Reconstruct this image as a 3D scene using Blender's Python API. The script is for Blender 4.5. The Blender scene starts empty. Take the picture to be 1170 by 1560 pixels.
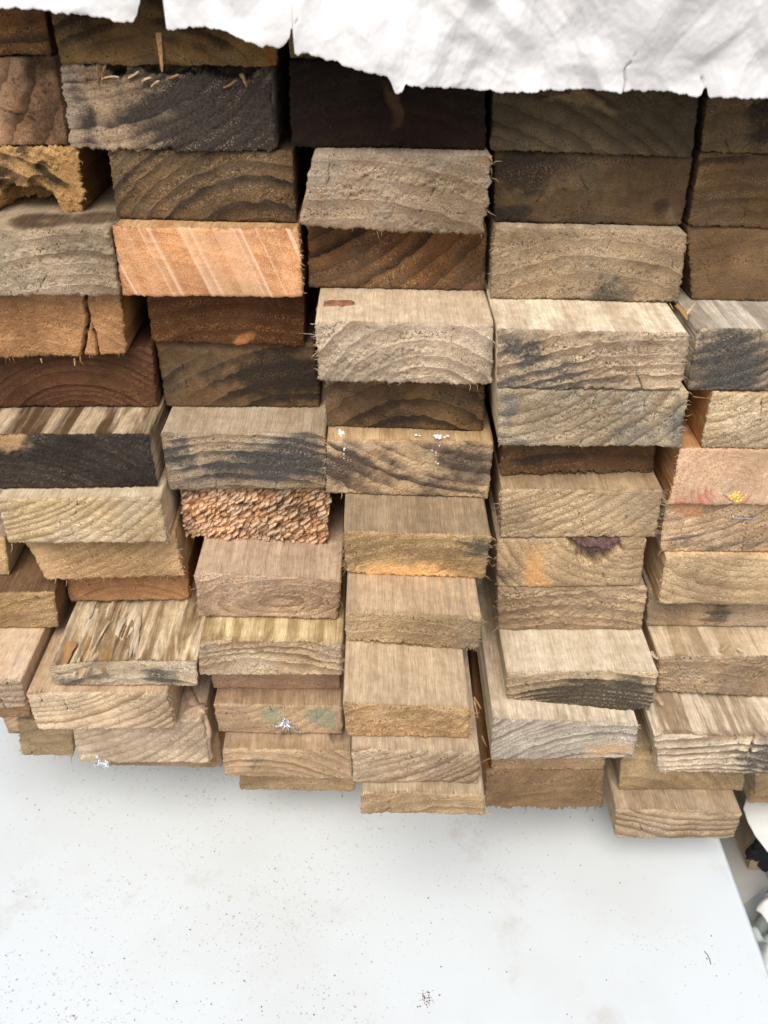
import bpy, math, random
import numpy as np
from mathutils import Matrix, Vector

# ------------------------------------------------------------------ scene, camera
scene = bpy.context.scene
COL = scene.collection
PW, PH = 1170.0, 1560.0
V1 = np.array([573.0, -150.0]); V3 = np.array([600.0, 3000.0]); PC = np.array([585.0, 780.0])
FPX = float(np.sqrt(-((V1 - PC) @ (V3 - PC))))
STAND = 0.46                      # metres from the camera to the plane of the stack's front
def _d(v):
    r = np.array([v[0] - PC[0], v[1] - PC[1], FPX]); return r / np.linalg.norm(r)
YA = _d(V1); ZA = -_d(V3); XA = np.cross(YA, ZA)
RW = np.array([XA, YA, ZA])       # camera (right, down, forward) -> world
CAMZ = 0.80                       # camera height above the ground
BOARD_Z = CAMZ - 0.487            # top of the white board
def ray(x, y): return RW @ np.array([x - PC[0], y - PC[1], FPX])
def at_y(x, y, d):                # measured point of the photo on the vertical plane y = d
    r = ray(x, y); return r * ((d + STAND) / r[1]) + np.array([0, -STAND, CAMZ])
def at_z(x, y, z):                # ... on the horizontal plane z
    r = ray(x, y); return r * ((z - CAMZ) / r[2]) + np.array([0, -STAND, CAMZ])

cam_d = bpy.data.cameras.new('camera'); cam = bpy.data.objects.new('camera', cam_d); COL.objects.link(cam)
m = Matrix.Identity(4)
for i, v in enumerate((RW @ np.array([1, 0, 0]), RW @ np.array([0, -1, 0]), RW @ np.array([0, 0, -1]))):
    for k in range(3): m[k][i] = v[k]
m[0][3], m[1][3], m[2][3] = 0, -STAND, CAMZ
cam.matrix_world = m
cam_d.sensor_fit = 'VERTICAL'; cam_d.sensor_height = 36.0; cam_d.sensor_width = 27.0
cam_d.lens = FPX / PH * 36.0
cam_d.clip_start = 0.01; cam_d.clip_end = 500
cam_d.dof.use_dof = True; cam_d.dof.focus_distance = 0.50; cam_d.dof.aperture_fstop = 13.0
scene.camera = cam

# ------------------------------------------------------------------ noise in numpy
_rs = np.random.RandomState(7)
_LAT = _rs.rand(64, 64, 64).astype(np.float32)
def vnoise(x, y, z):
    x = np.asarray(x, np.float64); y = np.asarray(y, np.float64) + 0 * x; z = np.asarray(z, np.float64) + 0 * x
    xi = np.floor(x); yi = np.floor(y); zi = np.floor(z)
    fx = x - xi; fy = y - yi; fz = z - zi
    fx = fx * fx * (3 - 2 * fx); fy = fy * fy * (3 - 2 * fy); fz = fz * fz * (3 - 2 * fz)
    xi = xi.astype(np.int64) & 63; yi = yi.astype(np.int64) & 63; zi = zi.astype(np.int64) & 63
    x1 = (xi + 1) & 63; y1 = (yi + 1) & 63; z1 = (zi + 1) & 63
    L = _LAT
    a = L[xi, yi, zi] * (1 - fx) + L[x1, yi, zi] * fx
    b = L[xi, y1, zi] * (1 - fx) + L[x1, y1, zi] * fx
    c = L[xi, yi, z1] * (1 - fx) + L[x1, yi, z1] * fx
    d = L[xi, y1, z1] * (1 - fx) + L[x1, y1, z1] * fx
    return (a * (1 - fy) + b * fy) * (1 - fz) + (c * (1 - fy) + d * fy) * fz
def fbm(x, y, z, o=3):
    s = 0; a = 1; t = 0
    for i in range(o):
        s = s + a * vnoise(x * 2 ** i + 17 * i, y * 2 ** i + 5 * i, z * 2 ** i); t += a; a *= .5
    return s / t
def ridge(x, y, z, o=3):
    s = 0; a = 1; t = 0
    for i in range(o):
        s = s + a * (1 - np.abs(2 * vnoise(x * 2 ** i + 9 * i, y * 2 ** i, z * 2 ** i) - 1)); t += a; a *= .45
    return s / t
def worley(x, z, seed, cells=None):
    """nearest-cell distance, second distance, id hash (2-D)"""
    xi = np.floor(x).astype(int); zi = np.floor(z).astype(int)
    f1 = np.full(x.shape, 9.0); f2 = np.full(x.shape, 9.0); idh = np.zeros(x.shape); ox = np.zeros(x.shape); oz = np.zeros(x.shape)
    for i in (-1, 0, 1):
        for k in (-1, 0, 1):
            cx = xi + i; cz = zi + k
            hx = _LAT[cx & 63, cz & 63, seed & 63]; hz = _LAT[cz & 63, (seed + 3) & 63, cx & 63]
            dx = x - cx - hx; dz = z - cz - hz; d = np.hypot(dx, dz)
            nearer = d < f1
            f2 = np.where(nearer, f1, np.minimum(f2, d))
            idh = np.where(nearer, _LAT[(seed + 9) & 63, cx & 63, cz & 63], idh)
            ox = np.where(nearer, dx, ox); oz = np.where(nearer, dz, oz)
            f1 = np.where(nearer, d, f1)
    return f1, f2, idh, ox, oz

# ------------------------------------------------------------------ materials
def lin(c):
    return tuple((v / 255 / 12.92 if v / 255 <= .04045 else ((v / 255 + .055) / 1.055) ** 2.4) for v in c) + (1.0,)
class NT:
    def __init__(s, mat):
        s.t = mat.node_tree; s.n = s.t.nodes; s.l = s.t.links
    def new(s, k, **kw):
        n = s.n.new(k)
        for a, b in kw.items(): setattr(n, a, b)
        return n
    def put(s, sock, v):
        if hasattr(v, 'is_output'): s.l.new(v, sock)
        else: sock.default_value = v
    def math(s, op, a, b=0.0, c=0.0, clamp=False):
        n = s.new('ShaderNodeMath', operation=op, use_clamp=clamp)
        s.put(n.inputs[0], a); s.put(n.inputs[1], b)
        if op in ('MULTIPLY_ADD',): s.put(n.inputs[2], c)
        return n.outputs[0]
    def ramp(s, v, a, b, lo=0.0, hi=1.0):
        n = s.new('ShaderNodeMapRange', interpolation_type='SMOOTHSTEP')
        s.put(n.inputs[0], v); n.inputs[1].default_value = a; n.inputs[2].default_value = b
        n.inputs[3].default_value = lo; n.inputs[4].default_value = hi
        return n.outputs[0]
    def mix(s, f, a, b, mode='MIX'):
        n = s.new('ShaderNodeMix', data_type='RGBA', blend_type=mode)
        s.put(n.inputs[0], f); s.put(n.inputs[6], a); s.put(n.inputs[7], b)
        return n.outputs[2]
    def noise(s, vec, scale, detail=2.0, rough=.5, dist=0.0):
        n = s.new('ShaderNodeTexNoise')
        s.put(n.inputs['Vector'], vec); n.inputs['Scale'].default_value = scale
        n.inputs['Detail'].default_value = detail; n.inputs['Roughness'].default_value = rough
        n.inputs['Distortion'].default_value = dist
        return n.outputs[0]
    def attr(s, name): return s.new('ShaderNodeAttribute', attribute_name=name).outputs['Fac']
    def coords(s, scale=(1, 1, 1), off=(0, 0, 0)):
        tc = s.new('ShaderNodeTexCoord'); mp = s.new('ShaderNodeMapping')
        s.l.new(tc.outputs['Object'], mp.inputs[0]); mp.inputs['Scale'].default_value = scale; mp.inputs['Location'].default_value = off
        return mp.outputs[0]
def new_mat(name):
    m = bpy.data.materials.new(name); m.use_nodes = True
    t = NT(m); b = t.n['Principled BSDF']
    return m, t, b
def simple_mat(name, col, rough=.7, metal=0.0, var=0.0, scale=200.0, bump=0.0, stretch=(1, 1, 1)):
    m, t, b = new_mat(name)
    c = lin(col)
    if var:
        n = t.noise(t.coords(stretch), scale, 3)
        dk = tuple(v * (1 - var) for v in c[:3]) + (1,)
        t.put(b.inputs['Base Color'], t.mix(t.ramp(n, .35, .65), dk, c))
        if bump:
            bp = t.new('ShaderNodeBump'); bp.inputs['Strength'].default_value = bump; bp.inputs['Distance'].default_value = .001
            t.put(bp.inputs['Height'], n); t.put(b.inputs['Normal'], bp.outputs[0])
    else: b.inputs['Base Color'].default_value = c
    b.inputs['Roughness'].default_value = rough; b.inputs['Metallic'].default_value = metal
    b.inputs['Specular IOR Level'].default_value = .3
    return m

def wood_mat(name, p, seed):
    """solid wood: growth rings and pores on the sawn end, streaks along the grain on top and sides, water stains and grime"""
    m, t, b = new_mat(name)
    o = (seed * 1.37 % 9, seed * 2.11 % 9, seed * .73 % 9)
    base = t.coords((1, 1, 1), o)
    iso = t.coords((1, .06, 1), o)                        # fibres run along y
    ph = t.attr('rings'); ef = t.attr('end_grain'); sA = t.attr('stain'); sB = t.attr('patch')
    warp = t.noise(base, 130, 2)
    ph2 = t.math('ADD', ph, t.math('MULTIPLY', t.math('SUBTRACT', warp, .5), .55))
    fr = t.math('FRACT', ph2)
    late = t.math('MULTIPLY', t.ramp(fr, .25, .88), t.ramp(fr, 1.0, .93))
    wn = t.new('ShaderNodeTexWhiteNoise', noise_dimensions='1D'); t.put(wn.inputs['W'], t.math('FLOOR', ph2))
    late = t.math('MULTIPLY', late, t.math('MULTIPLY_ADD', wn.outputs['Value'], .8, .35))
    n1 = t.noise(iso, 1350, 3, .62)
    n2 = t.noise(iso, 780, 2, .55)
    n3 = t.noise(iso, 2300, 2, .6)
    big = t.noise(base, 34, 3, .6)
    mid = t.noise(base, 150, 4, .65)
    e = lin(p['e']); l = lin(p['l']); w = lin(p['w'])
    ec = t.mix(t.math('MULTIPLY', late, p['rk'] * 1.12, clamp=True), e, l)
    thin = t.math('MULTIPLY', t.ramp(fr, .86, .93), t.ramp(fr, 1.0, .96))
    ec = t.mix(t.math('MULTIPLY', thin, min(.45, p['rk'] * .5)), ec, tuple(v * .6 for v in l[:3]) + (1,))
    ec = t.mix(t.math('MULTIPLY', t.ramp(big, .42, .66), p['wa']), ec, w)
    ec = t.mix(t.math('MULTIPLY', t.ramp(mid, .32, .7), .38), ec, tuple(v * .62 for v in l[:3]) + (1,))
    tone = t.noise(t.coords((1, 1, 1.6), (o[1], o[2], o[0])), 22, 2, .5)
    band = t.math('MULTIPLY', t.ramp(fr, .02, .16), t.ramp(fr, .66, .42))
    pat1 = t.ramp(t.noise(t.coords((1, 1, 2), (o[2], o[1], o[0])), 30, 2), .4, .58)
    pat2 = t.ramp(t.noise(t.coords((1, 1, 2), (o[1], o[0], o[2])), 34, 2), .42, .58)
    crumb = t.math('MULTIPLY_ADD', t.math('MULTIPLY', band, pat1), .85, .15)
    crumb2 = t.math('MULTIPLY_ADD', t.math('MULTIPLY', band, pat2), .85, .15)
    # light torn fibres and dark pores, mostly in the soft early wood
    pit = t.math('MULTIPLY', t.ramp(n2, .47, .36), crumb2)
    ec = t.mix(t.math('MULTIPLY', pit, p['pit']), ec, tuple(v * .22 for v in l[:3]) + (1,))
    spk = t.math('MULTIPLY', t.ramp(n1, .52, .64), crumb)
    hi = lin(p['hi'])
    ec = t.mix(t.math('MULTIPLY', spk, min(1, p['spk'] * 1.25)), ec, hi)
    ec = t.mix(1.0, ec, t.mix(t.ramp(tone, .3, .7), (.70, .68, .66, 1), (1.14, 1.13, 1.12, 1)), 'MULTIPLY')
    ec = t.mix(1.0, ec, t.mix(t.ramp(n3, .32, .68), (.62, .60, .57, 1), (1.30, 1.29, 1.27, 1)), 'MULTIPLY')
    if p.get('saw'):
        sw = t.coords((1, 1, 1), (0, 0, 0)); sx = t.new('ShaderNodeSeparateXYZ'); t.put(sx.inputs[0], sw)
        q = t.math('ADD', sx.outputs[0], t.math('MULTIPLY', sx.outputs[2], .38))
        s1 = t.new('ShaderNodeTexNoise', noise_dimensions='1D'); t.put(s1.inputs['W'], q); s1.inputs['Scale'].default_value = 260; s1.inputs['Detail'].default_value = 2
        ec = t.mix(t.math('MULTIPLY', t.ramp(s1.outputs[0], .5, .74), p['saw']), ec, hi)
        s2 = t.new('ShaderNodeTexNoise', noise_dimensions='1D'); t.put(s2.inputs['W'], q); s2.inputs['Scale'].default_value = 70
        ec = t.mix(t.math('MULTIPLY', t.ramp(s2.outputs[0], .45, .6), p['saw'] * .5), ec, lin((232, 192, 154)))
    # sides: streaks along the grain
    st = t.noise(t.coords((1, .09, 1), o), 85, 5, .62, .5)
    st2 = t.noise(t.coords((1, .02, 1), (o[2], o[0], o[1])), 1100, 2, .6)
    big2 = t.noise(t.coords((1, .25, 1), o), 55, 3, .6)
    t1 = lin(p['t1']); t2 = lin(p['t2'])
    lo, hi_ = (.40, .58) if p.get('stripe') else (.28, .72)
    tc = t.mix(t.ramp(st, lo, hi_), t2, t1)
    tc = t.mix(t.math('MULTIPLY', late, p['rk'] * .3), tc, t2)
    tc = t.mix(t.math('MULTIPLY', t.ramp(st2, .34, .6, 1, 0), .24), tc, tuple(v * .55 for v in t2[:3]) + (1,))
    tc = t.mix(t.math('MULTIPLY', t.ramp(big2, .5, .75), .38), tc, tuple(v * .6 for v in t2[:3]) + (1,))
    tc = t.mix(t.math('MULTIPLY', t.ramp(n1, .58, .7), .25), tc, hi)
    tc = t.mix(1.0, tc, t.mix(t.ramp(mid, .3, .7), (.84, .82, .80, 1), (1.08, 1.08, 1.07, 1)), 'MULTIPLY')
    tc = t.mix(1.0, tc, t.mix(t.ramp(n3, .3, .7), (.84, .83, .82, 1), (1.12, 1.12, 1.11, 1)), 'MULTIPLY')
    col = t.mix(ef, tc, ec)
    mk = t.math('ADD', sA, t.math('MULTIPLY', t.math('SUBTRACT', mid, .5), .6))
    mk = t.math('ADD', mk, t.math('MULTIPLY', t.math('SUBTRACT', late, .4), .4))
    mk = t.math('MULTIPLY', t.ramp(mk, .08, .78), t.ramp(sA, 0.02, .25))
    mk = t.math('MULTIPLY', mk, t.math('MULTIPLY_ADD', spk, -.6, p['sk']))
    scol = t.mix(t.ramp(n2, .35, .65), tuple(v * .75 for v in lin(p['s'])[:3]) + (1,), tuple(min(1, v * 1.3) for v in lin(p['s'])[:3]) + (1,))
    col = t.mix(mk, col, scol)
    mb = t.math('ADD', sB, t.math('MULTIPLY', t.math('SUBTRACT', t.noise(base, 210, 3), .5), .9))
    mb = t.math('MULTIPLY', t.ramp(mb, .15, .8), t.ramp(sB, 0.02, .3))
    col = t.mix(t.math('MULTIPLY', mb, p['bk']), col, t.mix(t.ramp(n1, .4, .65), tuple(v * .72 for v in lin(p['b'])[:3]) + (1,), lin(p['b'])))
    t.put(b.inputs['Base Color'], col)
    b.inputs['Roughness'].default_value = .88
    b.inputs['Specular IOR Level'].default_value = .18
    h = t.math('ADD', t.math('MULTIPLY', n1, .55), t.math('ADD', t.math('MULTIPLY', n2, .8), t.math('MULTIPLY', late, -.12)))
    hs = t.math('ADD', t.math('MULTIPLY', st2, .7), t.math('MULTIPLY', st, .6))
    hm = t.new('ShaderNodeMix', data_type='FLOAT'); t.put(hm.inputs[0], ef); t.put(hm.inputs[2], hs); t.put(hm.inputs[3], h)
    bp = t.new('ShaderNodeBump'); bp.inputs['Strength'].default_value = p['bump']; bp.inputs['Distance'].default_value = .0011
    t.put(bp.inputs['Height'], hm.outputs[0]); t.put(b.inputs['Normal'], bp.outputs[0])
    return m

# ------------------------------------------------------------------ object helpers
def np_mesh(name, V, F, attrs=None, mat=None, smooth=True):
    """V (n,3), F list of arrays (each (k,3) or (k,4))"""
    me = bpy.data.meshes.new(name)
    V = np.asarray(V, np.float32)
    loops = np.concatenate([np.asarray(f, np.int32).ravel() for f in F])
    tot = np.concatenate([np.full(len(f), np.asarray(f).shape[1], np.int32) for f in F])
    start = np.concatenate([[0], np.cumsum(tot)[:-1]]).astype(np.int32)
    me.vertices.add(len(V)); me.vertices.foreach_set('co', V.ravel())
    me.loops.add(len(loops)); me.loops.foreach_set('vertex_index', loops)
    me.polygons.add(len(tot)); me.polygons.foreach_set('loop_start', start)
    try: me.polygons.foreach_set('loop_total', tot)
    except Exception: pass
    me.update(calc_edges=True)
    me.polygons.foreach_set('use_smooth', np.full(len(tot), smooth))
    for k, a in (attrs or {}).items():
        at = me.attributes.new(k, 'FLOAT', 'POINT'); at.data.foreach_set('value', np.asarray(a, np.float32))
    if mat: me.materials.append(mat)
    me.validate()
    return me
def link(name, me, loc=(0, 0, 0), parent=None):
    o = bpy.data.objects.new(name, me); COL.objects.link(o)
    o.location = loc
    if parent: o.parent = parent
    return o
def tag(o, label=None, cat=None, group=None, kind=None):
    for k, v in (('label', label), ('category', cat), ('group', group), ('kind', kind)):
        if v: o[k] = v
    return o
class MB:
    """collects verts and faces of one mesh"""
    def __init__(s): s.v = []; s.f4 = []; s.f3 = []; s.n = 0
    def add(s, V, F4=(), F3=()):
        V = np.asarray(V, float)
        if len(F4): s.f4.append(np.asarray(F4, int) + s.n)
        if len(F3): s.f3.append(np.asarray(F3, int) + s.n)
        s.v.append(V); s.n += len(V)
    def mesh(s, name, mat, smooth=True):
        F = []
        if s.f4: F.append(np.concatenate(s.f4))
        if s.f3: F.append(np.concatenate(s.f3))
        return np_mesh(name, np.concatenate(s.v), F, None, mat, smooth)
def tube(mb, pts, rads, n=6):
    pts = np.asarray(pts, float); rads = np.broadcast_to(np.asarray(rads, float), (len(pts),))
    V = []
    for i, p in enumerate(pts):
        tdir = pts[min(i + 1, len(pts) - 1)] - pts[max(i - 1, 0)]; tdir /= np.linalg.norm(tdir) + 1e-12
        a = np.cross(tdir, [0.3, .2, 1] if abs(tdir[2]) < .8 else [1, .2, .1]); a /= np.linalg.norm(a); b = np.cross(tdir, a)
        for k in range(n):
            an = 2 * math.pi * k / n
            V.append(p + rads[i] * (math.cos(an) * a + math.sin(an) * b))
    F4 = [[i * n + k, i * n + (k + 1) % n, (i + 1) * n + (k + 1) % n, (i + 1) * n + k] for i in range(len(pts) - 1) for k in range(n)]
    F3 = []
    V.append(pts[0]); V.append(pts[-1]); c0 = len(V) - 2
    for k in range(n):
        F3.append([c0, (k + 1) % n, k]); F3.append([c0 + 1, (len(pts) - 1) * n + k, (len(pts) - 1) * n + (k + 1) % n])
    mb.add(V, F4, F3)
def shard(mb, p0, p1, w, h, rng, n=5, twist=.3, bend=.15):
    """a flat torn splinter from p0 to p1"""
    p0 = np.asarray(p0, float); p1 = np.asarray(p1, float); d = p1 - p0; L = np.linalg.norm(d); d /= L
    up = np.array([0, -.25, 1.0]); a = np.cross(d, up); a /= np.linalg.norm(a); u = np.cross(a, d)
    V = []
    ph = rng.uniform(-twist, twist); bd = rng.uniform(-bend, bend) * L
    for i in range(n + 1):
        s = i / n; c = p0 + d * L * s + u * bd * 4 * s * (1 - s)
        ww = w * (1 - .45 * s) * rng.uniform(.8, 1.15); hh = h * rng.uniform(.7, 1.1)
        if i == n: ww *= .35; hh *= .6
        ca, sa = math.cos(ph * s * 2), math.sin(ph * s * 2)
        aa = a * ca + u * sa; uu = u * ca - a * sa
        sk = rng.uniform(-.3, .3) * ww
        V += [c - aa * ww + uu * hh * .3, c + aa * sk + uu * hh, c + aa * ww + uu * hh * .2, c - uu * hh * .6]
    F4 = [[i * 4 + k, i * 4 + (k + 1) % 4, i * 4 + 4 + (k + 1) % 4, i * 4 + 4 + k] for i in range(n) for k in range(4)]
    F4 += [[3, 2, 1, 0], [n * 4, n * 4 + 1, n * 4 + 2, n * 4 + 3]]
    mb.add(V, F4)

SUN = (54, 192); SUN_STRENGTH = 1.5; SUN_ANGLE = 35; SKY_STRENGTH = .11; EXPOSURE = 0.76

# ------------------------------------------------------------------ one plank
def plank(key, ox, oy, oz, quad, dl, dr, dense, p, seed, mat):
    """quad: local (x,z) of TL,TR,BR,BL on the sawn end; dl,dr: depth of its left and right edge; dense: finely modelled depth"""
    rng = np.random.RandomState(seed * 13 + 5)
    q = np.array(quad)
    W = np.linalg.norm(q[2] - q[3]); H = .5 * (abs(q[0][1] - q[3][1]) + abs(q[1][1] - q[2][1]))
    st = p.get('step', .00052)
    nu = max(8, int(W / st)); nv = max(6, int(H / st))
    u, v = np.meshgrid(np.linspace(0, 1, nu + 1), np.linspace(0, 1, nv + 1), indexing='ij')
    a = u * W; b = v * H
    for ci, R in zip(range(4), p.get('cr', (1.6, 1.6, 1.3, 1.3))):      # TL TR BR BL, mm
        R = R / 1000.0
        aa = (a if ci in (0, 3) else W - a); bb = (H - b if ci in (0, 1) else b)
        msk = (aa < R) & (bb < R)
        px = R - aa; pz = R - bb; mm = np.maximum(px, pz); ll = np.hypot(px, pz) + 1e-9
        na = R - px * mm / ll; nb = R - pz * mm / ll
        if ci in (0, 3): a = np.where(msk, na, a)
        else: a = np.where(msk, W - na, a)
        if ci in (0, 1): b = np.where(msk, H - nb, b)
        else: b = np.where(msk, nb, b)
    uu = a / W; vv = b / H
    X = (q[3][0] * (1 - uu) + q[2][0] * uu) * (1 - vv) + (q[0][0] * (1 - uu) + q[1][0] * uu) * vv
    Z = (q[3][1] * (1 - uu) + q[2][1] * uu) * (1 - vv) + (q[0][1] * (1 - uu) + q[1][1] * uu) * vv
    bt, bb_ = p.get('bow', (0, 0))
    par = 4 * uu * (1 - uu)
    Z = Z + vv * par * bt / 1000 + (1 - vv) * par * bb_ / 1000
    X0, Z0 = X.copy(), Z.copy()
    s3 = seed * 7.31
    er = p.get('er', .58) / 1000; rag = p.get('rag', {})
    def edge(s, off, amp):
        return amp * (1.3 * (fbm(s * 260, off, s3) - .5) * 2 + .9 * (vnoise(s * 1100, off + 3, s3) - .5) * 2 + .8 * (vnoise(s * 70, off + 9, s3) - .5) * 2)
    wl = np.exp(-a / .004); wr = np.exp(-(W - a) / .004); wb = np.exp(-b / .004); wt = np.exp(-(H - b) / .004)
    X = X - wl * edge(b, 1.3, er * rag.get('l', 1)) + wr * edge(b, 7.7, er * rag.get('r', 1))
    Z = Z - wb * edge(a, 13.1, er * rag.get('b', 1)) + wt * edge(a, 21.9, er * rag.get('t', .7))
    # growth rings
    cx, cz = p['rc'][0] / 1000, p['rc'][1] / 1000
    mx, mz = q[:, 0].mean(), q[:, 1].mean()
    wob = p.get('wob', 1.2) / 1000; sp = p['sp'] / 1000
    def rings(x, y, z):
        r_ = (np.hypot((x - mx - cx) * p.get('ra', 1), z - mz - cz) + y * .012 + wob * 2 * (fbm(x * 40 + s3, y * 3, z * 40, 2) - .5) + .25 * wob * (fbm(x * 220 + s3, y * 5, z * 220, 2) - .5)) / sp + 50
        return r_ + 1.6 * (vnoise(r_ * .45 + s3, 3.7 + 0 * x, 1.1 + 0 * x) - .5)
    rg = rings(X, 0 * X, Z)
    # relief of the sawn end
    rough = p['rough'] / 1000 * 1.35
    fr = rg - np.floor(rg)
    soft = np.clip(1 - fr * 1.3, 0, 1)
    soft_patch = np.clip((fbm(X * 45 + s3, 3.3, Z * 90, 2) - .38) * 5, .15, 1)
    Y = (fbm(X * 28 + s3, 1.1, Z * 28) - .5) * .0022
    Y = Y + rough * soft_patch * (vnoise(X * 850 + s3, 5.5, Z * 850) - .5) * (.8 + soft * 1.2)
    Y = Y + rough * (.25 + .75 * soft_patch) * (vnoise(X * 420 + s3, 8.5, Z * 420) - .5) * 1.0
    Y = Y + rough * .4 * (soft - .4)
    sa = rng.uniform(.9, 2.2); q_ = X * math.sin(sa) + Z * math.cos(sa)
    Y = Y + (.00022 if not p.get('shred') else 0) * (vnoise(q_ * 520 + s3, 1.5, 2.5 + Z * 6) - .5) + .00012 * (vnoise(q_ * 1100 + s3, 4.5, 2.5) - .5)
    if p.get('furrow'):
        Y = Y + p['furrow'] / 1000 * (vnoise((X + Z * .38) * 330, 2.2, 9) - .5)
    if p.get('shred'):
        A = .75
        xr = X * math.cos(A) + Z * math.sin(A); zr = -X * math.sin(A) + Z * math.cos(A)
        xr = xr + .0012 * (vnoise(X * 300, 1, Z * 300) - .5)
        zr = zr + .0008 * (vnoise(X * 500, 4, Z * 500) - .5)
        f1, f2, idh, wx, wz = worley(xr / .0066 + seed, zr / .0018, seed)
        shg, shi = np.clip(.22 - (f2 - f1), 0, 1) / .22, idh
        Y = Y + p['shred'] / 1000 * (-.9 * idh - .55 * wx + .35 * np.abs(wz) + .8 * np.clip(.16 - (f2 - f1), 0, 1) / .16)
    SA = np.zeros(X.shape); SB = np.zeros(X.shape)
    su_ = u + .11 * (fbm(X * 48 + s3, 11.0, Z * 60, 3) - .5) * 2; sv_ = v + .24 * (fbm(X * 48 + s3, 15.0, Z * 60, 3) - .5) * 2
    for (su, sv, ru, rv, k) in p.get('st', ()):
        qd = ((su_ - su) / ru) ** 2 + ((sv_ - sv) / rv) ** 2
        SA = np.maximum(SA, k * np.exp(-(qd / 1.1) ** 1.3))
    for (su, sv, ru, rv, k) in p.get('sb', ()):
        qd = ((su_ - su) / ru) ** 2 + ((sv_ - sv) / rv) ** 2
        SB = np.maximum(SB, k * np.exp(-(qd / 1.1) ** 1.3))
    if p.get('shred'):
        SA = np.maximum(SA, .75 * shg); SB = np.maximum(SB, np.clip((shi - .35) * 2.5, 0, 1) * (1 - shg))
    for (cu, cv, ru, rv, dp) in p.get('dent', ()):
        nz = (fbm(X * 160 + s3, 4, Z * 160) - .5) * .9
        qd = ((u - cu) / ru) ** 2 + ((v - cv) / rv) ** 2 + nz
        Y = Y + dp / 1000 * np.clip((1 - qd) * 2.2, 0, 1) ** .8
    auto = []
    if not p.get('shred') and not p.get('saw'):
        for _ in range(rng.randint(1, 5)):           # fine drying checks running out from an edge or across the rings
            c0 = rng.uniform(.06, .94); v0 = rng.choice([0., 1., rng.uniform(.2, .8)]); L_ = rng.uniform(.15, .5) * (1 if v0 < .5 else -1); lean = rng.normal(0, .05)
            auto.append(([(c0, v0), (c0 + lean * .5 + rng.normal(0, .008), v0 + L_ * .5), (c0 + lean, v0 + L_)], rng.uniform(.22, .4), rng.uniform(.6, 1.6)))
    for (pts, cw, cd) in list(p.get('crack', ())) + auto:
        pp = [(c[0] * W, c[1] * H) for c in pts]; best = np.full(X.shape, 9.0)
        jx = (vnoise(X * 300, 6, Z * 300) - .5) * .0014
        for (p0, p1) in zip(pp[:-1], pp[1:]):
            dx, dz = p1[0] - p0[0], p1[1] - p0[1]; L2 = dx * dx + dz * dz
            t_ = np.clip(((a - p0[0]) * dx + (b - p0[1]) * dz) / L2, 0, 1)
            best = np.minimum(best, np.hypot(a + jx - p0[0] - t_ * dx, b + jx - p0[1] - t_ * dz))
        k = np.clip(1.15 - best / (cw / 1000), 0, 1)
        Y = Y + cd / 1000 * k
        SA = np.maximum(SA, k * .9)
    # softened arris
    dm = np.minimum(np.minimum(a, W - a), np.minimum(b, H - b))
    Y = Y + p.get('pil', .7) / 1000 * np.clip(1 - dm / .0016, 0, 1) ** 2
    tilt = p.get('tilt', 0) / 1000
    Yb = dl + (dr - dl) * uu - oy + tilt * (vv - .5)
    Y = Y + Yb
    nC = X.size
    idx = np.arange(nC).reshape(X.shape)
    V = [np.stack([X.ravel(), Y.ravel(), Z.ravel()], 1)]
    RG = [rg.ravel()]; EF = [np.ones(nC)]; AA = [SA.ravel()]; BB = [SB.ravel()]
    F = [np.stack([idx[:-1, :-1], idx[1:, :-1], idx[1:, 1:], idx[:-1, 1:]], -1).reshape(-1, 4)]
    loop = np.concatenate([idx[:-1, 0], idx[-1, :-1], idx[:0:-1, -1], idx[0, :0:-1]])
    N = len(loop)
    lx = X.ravel()[loop]; lz = Z.ravel()[loop]; l0x = X0.ravel()[loop]; l0z = Z0.ravel()[loop]; ly = Y.ravel()[loop]
    tx = np.roll(l0x, -2) - np.roll(l0x, 2); tz = np.roll(l0z, -2) - np.roll(l0z, 2); tl = np.hypot(tx, tz) + 1e-9
    nx, nz = tz / tl, -tx / tl
    arc = np.concatenate([[0], np.cumsum(np.hypot(np.diff(l0x), np.diff(l0z)))])
    dense = min(dense, .14)
    lv = [.0004, .001, .0018, .003]
    stp = .0015
    while lv[-1] < dense: lv.append(lv[-1] + stp); stp = min(stp * 1.05, .0032)
    lv += [dense + .02, dense + .08, p.get('len', .32)]
    sgA = SA.ravel()[loop]; sgB = SB.ravel()[loop]
    prev = loop
    ga = p.get('ga', .28) / 1000
    top = np.clip((nz - .6) / .3, 0, 1)
    tend = np.clip(np.minimum((l0x - l0x.min()), (l0x.max() - l0x)) / .004, 0, 1)
    base_n = nC
    for k, dep in enumerate(lv):
        f = 1 - math.exp(-dep / .004)
        x = lx - (lx - l0x) * f; z = lz - (lz - l0z) * f
        y = ly + dep
        g = ga * (fbm(arc * 700 + s3, dep * 18 + 2, 1.0 + 0 * arc, 2) - .6) * 2 * min(1, dep / .002) + ga * .8 * (fbm(arc * 160 + s3, dep * 9, 4.0 + 0 * arc, 2) - .55) * 2 * min(1, dep / .003)
        if dep > dense + .01: g = g * .3 - .0002
        sl = p.get('splint', 0) / 1000
        if sl:
            gr = ridge(l0x * 110 + .8 * vnoise(l0x * 40, dep * 30, 3), dep * 14, 2.0 + 0 * arc, 3)
            gr2 = vnoise(l0x * 420, dep * 25, 7.0 + 0 * arc)
            rise = min(1, dep / .006) * (1 if dep < dense + .01 else .5)
            g = g + top * tend * rise * (-sl * (1.15 - gr) * 1.4 - sl * .35 * gr2)
        x = x + nx * g; z = z + nz * g
        V.append(np.stack([x, y, z], 1))
        RG.append(rings(x, np.full(N, dep), z)); EF.append(np.full(N, max(0., 1 - dep / .0012)))
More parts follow.
